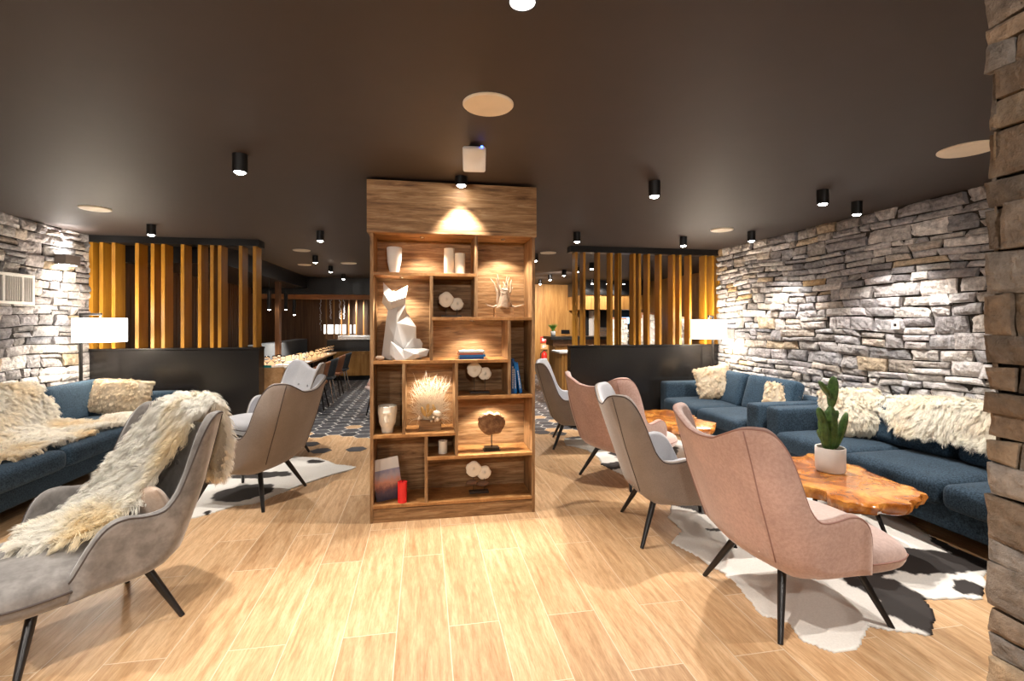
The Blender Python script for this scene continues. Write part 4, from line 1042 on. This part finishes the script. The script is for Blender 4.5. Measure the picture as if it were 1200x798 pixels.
# wood slice on stand
t = thing('wood_slice_sculpture', 'jagged brown wood slice standing upright on a black metal stand', 'sculpture', (sx_(576, SY+.12), SY+.12, ZE))
mb = MB(); mb.box(-.058, .058, -.04, .04, 0, .028); mb.box(-.066, .066, -.045, .045, 0, .008); obj('base', mb, M['black'], t, bevel=.002)
mb = MB(); mb.tube([(0, 0, .02), (0, 0, .13)], .0045, 8); mb.tube([(.078*math.cos(a), .0, .205+.078*math.sin(a)) for a in [PI*1.08+PI*.84*k/16 for k in range(17)]], .0028, 6)
obj('stand', mb, M['black'], t, smooth=True)
mb = MB(); ns = 56; P = []
for k, yq in ((0, -.020), (.3, -.021), (.6, -.018), (.85, -.021), (1, -.013), (1.0, .012), (.8, .018), (0, .018)):
    P.append([(k*(.105+.022*noise.noise(Vector((math.cos(a)*1.7, math.sin(a)*1.7, 3)))+.012*noise.noise(Vector((math.cos(a)*6, math.sin(a)*6, 1))))*math.cos(a)*1.05, yq+.004*noise.noise(Vector((k*8, a*3, 0))), .215+k*(.088+.02*noise.noise(Vector((math.cos(a)*2, math.sin(a)*2, 8)))+.012*noise.noise(Vector((math.cos(a)*7, math.sin(a)*7, 5))))*math.sin(a)) for a in (2*PI*j/ns for j in range(ns))])
mb.grid(P, wrap=True); obj('wood_slice', mb, wood('bark_slice', (.06, .025, .01), (.22, .11, .05), (.42, .26, .13), (3, 3, 3), .7, 6, .6), t, smooth=True)
# small candle, red candle, big box book
for nm, px, y_, zsh, r_, h_, m, l in (('pillar_candle', 519, .10, ZD-.0, .034, .098, M['wax'], 'small ivory candle alone in the little dark compartment'), ('pillar_candle', 471.5, .05, ZF, .035, .155, M['red'], 'bright red pillar candle in the bottom left compartment')):
    if px == 519: zsh = ZE
    t = thing(nm, l, 'candle', (sx_(px, SY+y_), SY+y_, zsh)); mb = MB(); mb.lathe([(0, 0), (r_, 0), (r_, h_), (r_*.8, h_-.002), (0, h_-.006)], seg=32, close=True); obj('wax', mb, m, t, smooth=True, auto=40)
    mb = MB(); mb.tube([(0, 0, h_-.01), (.001, 0, h_+.012)], .0015, 5); obj('wick', mb, M['black'], t)
t = thing('picture_book', 'large book with a mountain photo cover leaning in the bottom left compartment', 'book', (sx_(457.5, SY+.13), SY+.10, ZF+.006)); t.rotation_euler = (R(-12), R(-6), R(12))
mb = MB(); mb.box(-.10, .10, 0, .035, 0, .31); obj('page_block', mb, c_wh, t, bevel=.002)
nt = NT('mountain_photo'); vv = nt.coord((1, 1, 1)); sp_ = nt.n('ShaderNodeSeparateXYZ'); nt.l(vv, sp_.inputs[0]); nz = nt.noise(vv, 22, 6, .7)
mm = nt.n('ShaderNodeMath', operation='MULTIPLY_ADD'); nt.l(nz, mm.inputs[0]); mm.inputs[1].default_value = .12; nt.l(sp_.outputs['Z'], mm.inputs[2])
nt.col(nt.ramp(mm.outputs[0], [(.06, (.03, .025, .05)), (.12, (.10, .07, .10)), (.15, (.25, .10, .09)), (.19, (.65, .30, .20)), (.24, (.45, .38, .42)), (.28, (.28, .28, .4))])); nt.setp(Roughness=.3)
mb = MB(); mb.box(-.10, .10, -.0015, 0, 0, .225); obj('cover_photo', mb, nt.m, t)

# ================================================================ dining end, left beyond the divider
TZ = .75
def slabtable(x0, x1, y0, y1, label):
    t = thing('dining_table', label, 'table', ((x0+x1)/2, (y0+y1)/2, 0), 0, 'long wooden dining tables'); a, b = (x1-x0)/2, (y1-y0)/2
    mb = MB(); mb.box(-a, a, -b, b, TZ-.035, TZ); obj('tabletop', mb, M['table_wood'], t, bevel=.003)
    mb = MB(); mb.box(-a+.08, a-.08, -b+.08, b-.08, TZ-.075, TZ-.036); obj('apron', mb, M['black'], t)
    for sx in (-1, 1):
        for sy in (-1, 1): mb = MB(); mb.box(sx*(a-.09)-.025, sx*(a-.09)+.025, sy*(b-.1)-.025, sy*(b-.1)+.025, 0, TZ-.036); obj('leg', mb, M['black'], t)
slabtable(-2.95, -2.10, 8.15, 10.0, 'oak dining table nearest the left divider, set with glasses'); slabtable(-2.95, -2.10, 10.05, 12.4, 'dining table farther along toward the back of the room')
gl0 = None
rr = random.Random(2)
GPX = [(313, .0), (322, .1), (327, 0), (331.5, 0), (344.5, .3), (352, .2), (359, .4), (365, .3), (371, .5), (378, .6), (385, .6), (389, .8), (393, .7), (397, .8), (401, 1), (404.5, 1)]
GY = [8.35, 8.5, 8.75, 8.45, 8.9, 8.8, 9.3, 9.5, 9.9, 10.4, 10.7, 11.1, 11.3, 11.6, 11.9, 12.1]
words = ['first', 'second', 'third', 'fourth', 'fifth', 'sixth', 'seventh', 'eighth', 'ninth', 'tenth', 'eleventh', 'twelfth', 'thirteenth', 'fourteenth', 'fifteenth', 'sixteenth']
for k, (px, _) in enumerate(GPX):
    y = GY[k]; x = onplane(px, 400, y)[0]; x = max(-2.9, min(-2.14, x))
    lab = words[k]+' stemmed wine glass along the dining tables, counting away from the left divider'
    if gl0 is None:
        gl0 = thing('wine_glass', lab, 'glass', (x, y, TZ), 0, 'stemmed glasses set on the dining tables')
        mb = MB(); mb.lathe([(.034, 0), (.034, .002), (.006, .006), (.004, .02), (.004, .075), (.012, .085), (.036, .105), (.046, .13), (.045, .16), (.035, .195), (.0335, .195), (.043, .16), (.044, .13), (.034, .107), (0, .09)], seg=20, close=True); obj('bowl', mb, M['glass'], gl0, smooth=True)
    else: dup(gl0, (x, y, TZ), 0, lab)
pm = plain('white_place_mat', (.72, .70, .66), .7)
for k, (x, y, l) in enumerate(((-2.3, 8.45, 'nearest the divider'), (-2.32, 9.0, 'second from the divider'), (-2.3, 9.6, 'third from the divider'))):
    mb = MB(); mb.rbox(0, 0, .004, .42, .32, .006, .003, n=3); tag(obj('place_mat', mb, pm, None, loc=(x, y, TZ)), 'white paper place mat on the dining table, '+l, 'place mat', 'white place mats')
def dining_chair(loc, rz, m, label):
    t = thing('dining_chair', label, 'chair', (*loc, 0), rz, 'shell dining chairs along the tables')
    P = []
    for i in range(15):
        a = -PI*.78+PI*1.56*i/14; row = []
        for k in range(8):
            h = k/7; top = .46+.36*max(0, math.cos(a*.62))**.7
            z_ = .44+(top-.44)*h; r_ = .20+.045*h
            row.append((-math.cos(a)*r_*1.05+(.02-.05*h*max(0, math.cos(a))), math.sin(a)*r_, z_))
        P.append(row)
    mb = MB(); mb.grid(P); s_ = obj('backrest', mb, m, t, smooth=True); md = s_.modifiers.new('thick', 'SOLIDIFY'); md.thickness = .025; md.offset = -1
    mb = MB(); mb.rbox(.02, 0, .45, .44, .42, .06, .03, n=7); obj('seat', mb, m, t, smooth=True)
    for sx in (-1, 1):
        for sy in (-1, 1): mb = MB(); mb.tube([(.13*sx, .13*sy, .43), (.21*sx, .2*sy, 0)], [.014, .010], 8); obj('leg', mb, M['chrome'] if m is M['anthracite'] else M['black'], t)
    return t
dining_chair((-1.86, 8.75), PI, M['leather'], 'tan leather shell dining chair partly hidden behind the grey wing armchair'); dining_chair((-1.86, 9.55), PI, M['anthracite'], 'anthracite shell dining chair with pale metal legs, second along the table')
dining_chair((-1.86, 10.35), PI, M['leather'], 'tan leather shell dining chair, third along the table'); dining_chair((-1.86, 11.2), PI, M['anthracite'], 'dark shell dining chair farthest along the table')
dining_chair((-.64, 7.9), R(200), M['velvet_pink'], 'rose dining chair peeking out left of the bookshelf')
# wooden end panel by the first table
t = thing('end_panel', 'low oak end panel next to the left divider, in front of the dining table', 'panel', (-2.04, 7.1, 0)); x0 = onplane(306, 400, 7.1)[0]; x1 = onplane(331, 400, 7.1)[0]
mb = MB(); mb.box(x0+2.04, x1+2.04, 0, .09, 0, .87); obj('board', mb, M['table_wood'], t, bevel=.004)
mb = MB(); mb.box(0, .10, 0, .02, 0, .03); tag(obj('card', mb, M['teal'], None, loc=(x0+.02, 7.12, .872)), 'small teal card on top of the low oak end panel', 'card')
# low wood front and things behind it
W = lambda px, py, y: onplane(px, py, y)
mb = MB(); mb.box(-2.3, .9, 12.9, 13.0, .12, .66); mb.box(-2.32, .92, 12.88, 13.02, .66, .74); bq = struct('trim_1', mb, M['warm_boards'])
mb = MB(); mb.box(-2.3, .9, 12.93, 13.0, 0, .12); struct('trim_2', mb, M['black'])
mb = MB(); mb.box(-7, 7.5, 14.6, 14.8, 0, CH); struct('wall_back', mb, M['slat_wall'])
mb = MB(); mb.box(-4.2, 1.2, 12.4, 12.6, 2.05, 2.16); struct('trim_3', mb, wood('orange_beam', (.2, .07, .02), (.3, .12, .035), (.42, .19, .06), (1, 6, 6), .5, 2))
# dark soffit on the dining side
mb = MB(); mb.box(-4.05, -2.75, 7.3, 14.6, 2.30, CH); mb.box(-4.05, 1.2, 12.3, 14.6, 2.16, CH); struct('trim_4', mb, M['black'])
mb = MB(); mb.box(-3.55, -3.25, 8.0, 14.5, 0, 1.02); mb.rbox(-3.35, 11.2, .47, .5, 6.3, .12, .05, n=6); t = thing('banquette', 'long dark grey upholstered banquette behind the dining tables', 'bench', (0, 0, 0)); obj('seat_and_back', mb, M['anthracite'], t, smooth=False)
mb = MB()
for k in range(64): mb.box(-4.05, -4.0, 7.1+k*.115, 7.18+k*.115, 0, 2.3)
struct('wall_dining', mb, M['slat_wall'])
for px, py, l in ((315.5, 363, 'nearest'), (335, 363, 'middle'), (345, 369, 'farthest')):
    y = {315.5: 9.6, 335: 10.9, 345: 11.6}[px]; x, z_ = W(px, py, y)
    t = thing('pendant_lamp', 'black cylinder pendant lamp over the dining table, '+l+' of three', 'ceiling light', (x, y, z_), 0, 'black cylinder pendants')
    h_ = .36 if y < 11 else .34
    mb = MB(); mb.lathe([(.036, h_), (.036, 0), (.03, 0), (.028, .02)], seg=20, close=True); mb.tube([(0, 0, h_-.01), (0, 0, 2.31-z_)], .004, 6); mb.lathe([(0, h_), (.036, h_)], seg=20, close=True); obj('housing', mb, M['black'], t, smooth=True, auto=40)
    mb = MB(); mb.lathe([(0, -.008), (.018, -.005), (.028, .004)], seg=20, close=True); obj('lens', mb, M['glow'], t); spot_light('beam', (0, 0, -.02), 45, 110, .5, None, t)
# column with lit strip
x, _ = W(324, 380, 10.4); mb = MB(); mb.box(x-.03, x+.05, 10.4, 10.55, 0, 2.3); struct('trim_5', mb, M['slat_wall'])
L = spot_light('column_beam', (x, 10.2, 2.2), 14, 40, .5, (x, 10.42, .8))
# back bar with posts, bottles glow panels and steel counter
t = thing('back_bar', 'dark rear bar with thin wooden posts and small lit white panels', 'bar', (-1.6, 13.4, 0))
for k in range(13):
    x = -2.55+k*.19; mb = MB(); mb.box(x+1.6, x+1.63, 0, .04, 1.05, 2.1); obj('post', mb, M['warm_boards'], t)
mb = MB(); mb.box(-.9, 1.7, -.1, .5, 0, 1.02); obj('counter', mb, M['black'], t)
mb = MB(); mb.box(-.62, 1.0, -.14, .1, 1.03, 1.14); mb.box(-.6, .98, -.16, -.13, 1.09, 1.12); obj('steel_rail', mb, M['chrome'], t, bevel=.004)
lp = plain('lit_white_panel', (.9, .88, .82), .5, 0, 1.6, (1, .95, .86))
for px0_, px1_ in ((379.5, 382.5), (384, 391), (393, 396.5), (398, 400), (401.5, 405), (409, 412), (414.5, 418)):
    a, z1_ = W(px0_, 380.5, 13.6); b, z0_ = W(px1_, 391, 13.6); mb = MB(); mb.box(a+1.6, b+1.6, .2, .22, z0_, z1_); obj('lit_panel', mb, lp if px0_ < 406 else plain('dim_panel', (.5, .5, .52), .5, 0, .35), t)
cr = plain('crystal', (.8, .8, .82), .15, .0, 0)
for px in (376, 387.5, 398.5, 403): 
    mb = MB(); r7 = random.Random(px)
    for q in range(26): mb.ell((W(px, 0, 13.3)[0]+1.6+r7.uniform(-.02, .02), -.12, 2.06-q*.024*(1.3 if px == 376 else .8)), (.012, .012, .014), nu=6, nv=4)
    obj('crystal_strand', mb, cr, t)
spot_light('crystal_beam', (-.3, -.7, 2.0), 60, 80, .6, (-.1, 0, 1.5), t)
# far downlights on the dining ceiling
for px, py, l in ((369.5, 307.5, 'second from the bookshelf along the dining ceiling'), (387.5, 318.5, 'third along the dining ceiling, beside a pale disc'), (402.5, 327, 'fourth along the dining ceiling'), (413, 334, 'farthest along the dining ceiling')):
    a, b = ground(px, py, 2.46); downlight(a, b, 'black downlight '+l, 28)
disc(-2.2, 9.6, 'small pale ceiling speaker near the dining downlights', .12); disc(-1.35, 9.2, 'pale ceiling disc behind the third dining downlight', .14)
for px, py, l in ((661, 322.6, 'black downlight over the bar, rightmost of three before the wooden wall'), (644.5, 328, 'black downlight over the bar, middle of three before the wooden wall'), (633, 333, 'black downlight over the bar, leftmost of three before the wooden wall'), (627.5, 305.5, 'black downlight half hidden by the right edge of the bookshelf')):
    a, b = ground(px, py, 2.46); downlight(a, b, l, 75, 110, (a*1.12, 13.5, .9) if px > 630 else None)

# ================================================================ bar, right beyond the divider
mb = MB(); mb.box(1.2, 7.0, 13.5, 13.6, 0, CH)
struct('wall_bar', mb, M['warm_boards'])
mb = MB(); mb.box(5.9, 6.0, 6.9, 13.5, 0, CH); struct('wall_bar_side', mb, M['warm_boards'])
mb = MB(); mb.box(XR+.2, 6.0, 6.75, 6.9, 0, CH); struct('wall_behind_divider', mb, M['slat_wall'])
t = thing('bar_counter', 'wooden bar counter with black top beyond the right divider', 'bar', (2.62, 9.7, 0))
mb = MB(); mb.box(.05, 1.9, 0, .5, 0, 1.10); obj('front', mb, M['warm_boards'], t)
mb = MB(); mb.box(-.06, 1.9, -.08, .6, 1.13, 1.19); obj('counter_top', mb, M['black'], t, bevel=.004)
mb = MB(); mb.box(.0, 1.9, -.03, .55, 1.0, 1.13); obj('fascia', mb, M['slat_wall'], t)
for x_, z_ in ((.22, .83), (.42, .86), (.22, .45)): mb = MB(); mb.box(x_-.03, x_+.03, -.06, 0, z_, z_+.05); obj('hook', mb, M['black'], t)
t = thing('side_cabinet', 'low ribbed wood cabinet with white top beside the right divider', 'cabinet', (onplane(659, 400, 8.55)[0], 8.6, 0))
mb = MB()
for k in range(12): mb.box(k*.055, k*.055+.04, -.015, 0, 0, .92)
mb.box(0, .9, 0, .5, 0, .92); obj('body', mb, M['warm_boards'], t)
mb = MB(); mb.box(-.05, .95, -.05, .55, .92, .95); obj('top', mb, M['concrete'], t)
# plant on bar, socket plate, extinguisher and signs
x, _ = W(649, 0, 9.9); t = thing('potted_plant', 'small spiky green plant in a white pot on the bar counter', 'plant', (x, 9.95, 1.19))
mb = MB(); mb.lathe([(0, 0), (.045, 0), (.06, .11), (.052, .11), (0, .1)], seg=20, close=True); obj('pot', mb, M['white'], t, smooth=True)
mb = MB()
for k in range(22):
    a = k*2.4; e = .04+.07*(k % 5)/5; mb.tube([(0, 0, .1), (math.cos(a)*e*.5, math.sin(a)*e*.5, .18), (math.cos(a)*e*1.3, math.sin(a)*e*1.3, .2+.09*(1-e*4))], [.008, .011, .001], 4)
obj('leaves', mb, M['plant'], t)
x, z_ = W(663, 389, 13.45); mb = MB(); mb.box(0, .24, 0, .02, 0, .11); mb.box(.02, .22, -.005, 0, .02, .09); tag(obj('socket_plate', mb, M['black'], None, loc=(x-.12, 13.475, z_-.05)), 'black socket plate on the wooden wall above the bar', 'socket')
x, z_ = W(639, 425, 13.3); t = thing('fire_extinguisher', 'red fire extinguisher on the wooden wall beside the bookshelf', 'fire extinguisher', (x, 13.413, z_-.12))
mb = MB(); mb.lathe([(0, 0), (.08, 0), (.085, .03), (.085, .33), (.06, .40), (.02, .42), (.02, .45), (0, .45)], seg=24, close=True); obj('cylinder', mb, plain('red_enamel', (.75, .03, .02), .3), t, smooth=True, auto=50)
mb = MB(); mb.box(-.02, .09, -.015, .015, .44, .47); mb.tube([(-.02, 0, .45), (-.11, -.02, .38), (-.12, -.02, .18)], .012, 8); obj('valve_and_hose', mb, M['black'], t)
mb = MB(); mb.lathe([(.0855, .12), (.0855, .24)], seg=24, close=True); obj('label_band', mb, M['paper'], t)
for py, m, l, s in ((398, plain('sign_red', (.8, .05, .03), .4), 'red and white fire sign above the extinguisher', .11), (406, plain('sign_orange', (.8, .4, .15), .5), 'small orange sign between fire sign and extinguisher', .10)):
    x, z_ = W(638, py, 13.45); t = thing('wall_sign', l, 'sign', (x, 13.48, z_)); mb = MB(); mb.box(-s, s, 0, .012, -s*.8, s*.8); obj('plate', mb, m, t)
    mb = MB(); mb.box(-s*.55, s*.1, -.003, 0, -s*.4, s*.4); mb.box(s*.25, s*.45, -.003, 0, -s*.2, s*.4); obj('symbol', mb, M['paper'], t)
# bulkhead, shelves and white things behind the slats
mb = MB(); xb_ = onplane(684, 350, 12.0)[0]; mb.box(xb_, 7, 12.0, 13.4, 1.82, 2.2); struct('trim_6', mb, M['warm_boards']); mb = MB(); mb.box(xb_, 7, 11.95, 13.4, 2.2, CH); struct('trim_7', mb, M['black'])
for k, px in enumerate((694, 712, 731)):
    x, _ = W(px, 340, 11.6); downlight(x, 11.6, ('left', 'middle', 'right')[k]+' downlight of the three lighting the bar bulkhead', 14, 100, (x, 12.1, 1.6))
t = thing('back_shelf', 'dark shelving unit with steel machine behind the bar', 'shelf', (onplane(684, 350, 12.6)[0]+1.0, 12.6, 0))
mb = MB(); mb.box(-1.0, 2, 0, .4, 0, 1.0); mb.box(-1.0, 2, .35, .4, 1.0, 1.82); obj('carcass', mb, M['black'], t)
for x_ in (-.75, -.1, .5): mb = MB(); mb.box(x_, x_+.10, -.05, .3, 1.0, 1.8); obj('upright', mb, M['concrete'], t)
mb = MB(); mb.box(-.65, -.2, -.02, .3, 1.02, 1.35); mb.box(-.6, -.25, -.12, 0, 1.05, 1.1); mb.box(-.62, -.22, -.06, 0, 1.25, 1.33); obj('coffee_machine', mb, M['chrome'], t, bevel=.01)
mb = MB(); mb.box(.1, .42, -.02, 0, 1.45, 1.62); obj('screen', mb, plain('lit_screen', (.1, .3, .6), .4, 0, 1.5, (.3, .6, 1)), t)
fur0 = None
for k, (px, y, py) in enumerate(((729, 8.7, 372), (765, 8.7, 366), (800, 8.7, 371))):
    x, z_ = W(px, py, y)
    P0 = sheet(lambda u, v: (.22*u, -.06+.0*v+.05*abs(v)*0, .55+.42*v), 12, 20, blobmask(3+k, .08), .03)
    st = thing('bar_stool', ('leftmost', 'middle', 'rightmost')[k]+' of the three white fur covered bar stools glimpsed behind the right slats', 'stool', (x, y, 0), 0, 'fur covered bar stools behind the slats')
    zt = z_; mb = MB(); mb.rbox(0, .0, .74, .40, .40, .07, .03, n=6); obj('seat', mb, M['leather'], st, smooth=True)
    mb = MB(); mb.rbox(0, .20, (.76+zt)/2, .38, .05, zt-.76, .03, n=6); obj('backrest', mb, M['leather'], st, smooth=True)
    qs = sheet(lambda u, v: (.21*u, .16-.0*v, (.80+zt)/2+(zt-.76)*.5*v), 12, 14, blobmask(3+k, .08), .012)
    fur('fur_cover', qs, 2600, .04, (0, -.2, -1), tint_noise(.2, 4, k, WHITE, CREAM), st, seed=30+k, width=.003)
    for sx in (-1, 1):
        for sy in (-1, 1): mb = MB(); mb.tube([(.14*sx, .14*sy, .72), (.2*sx, .2*sy, 0)], .013, 8); obj('leg', mb, M['black'], st)
    mb = MB(); mb.tube([(-.18, -.18, .25), (.18, -.18, .25)], .009, 6); obj('footrest', mb, M['black'], st)

# bar room downlights, and two added unseen behind the bookshelf for extra light
for x, y, p in ((5.2, 8.4, 80), (4.0, 8.2, 80), (3.0, 8.4, 60), (-.2, 7.6, 60), (.3, 10.2, 60), (2.9, 8.95, 60)):
    downlight(x, y, {5.2: 'black downlight over the bar room, farthest right behind the right slats', 4.0: 'black downlight over the bar room, glimpsed behind the middle of the right slats', 3.0: 'black downlight behind the left end of the right slats, nearer of two', 2.9: 'black downlight behind the left end of the right slats, farther of two', -.2: 'black downlight added out of sight behind the bookshelf for room light, nearer of two', .3: 'black downlight added out of sight behind the bookshelf for room light, farther of two'}[x], p)

# ================================================================ camera, world, colour
w_ = bpy.data.worlds.new('world'); bpy.context.scene.world = w_; w_.use_nodes = True
w_.node_tree.nodes['Background'].inputs[0].default_value = (.9, .85, .8, 1); w_.node_tree.nodes['Background'].inputs[1].default_value = .25
cam = bpy.data.cameras.new('camera'); co = bpy.data.objects.new('camera', cam); C.objects.link(co)
co.location = (0, 0, EYE); co.rotation_euler = (R(90), 0, -YAW); cam.sensor_width = 36; cam.lens = FPX/1200*36
cam.shift_y = -(399-HOR)/1200; cam.clip_start = .05; cam.clip_end = 60
sc = bpy.context.scene; sc.camera = co
vs = sc.view_settings; vs.view_transform = 'Standard'; vs.look = 'None'; vs.gamma = 1; vs.exposure = 1.5; vs.use_curve_mapping = False
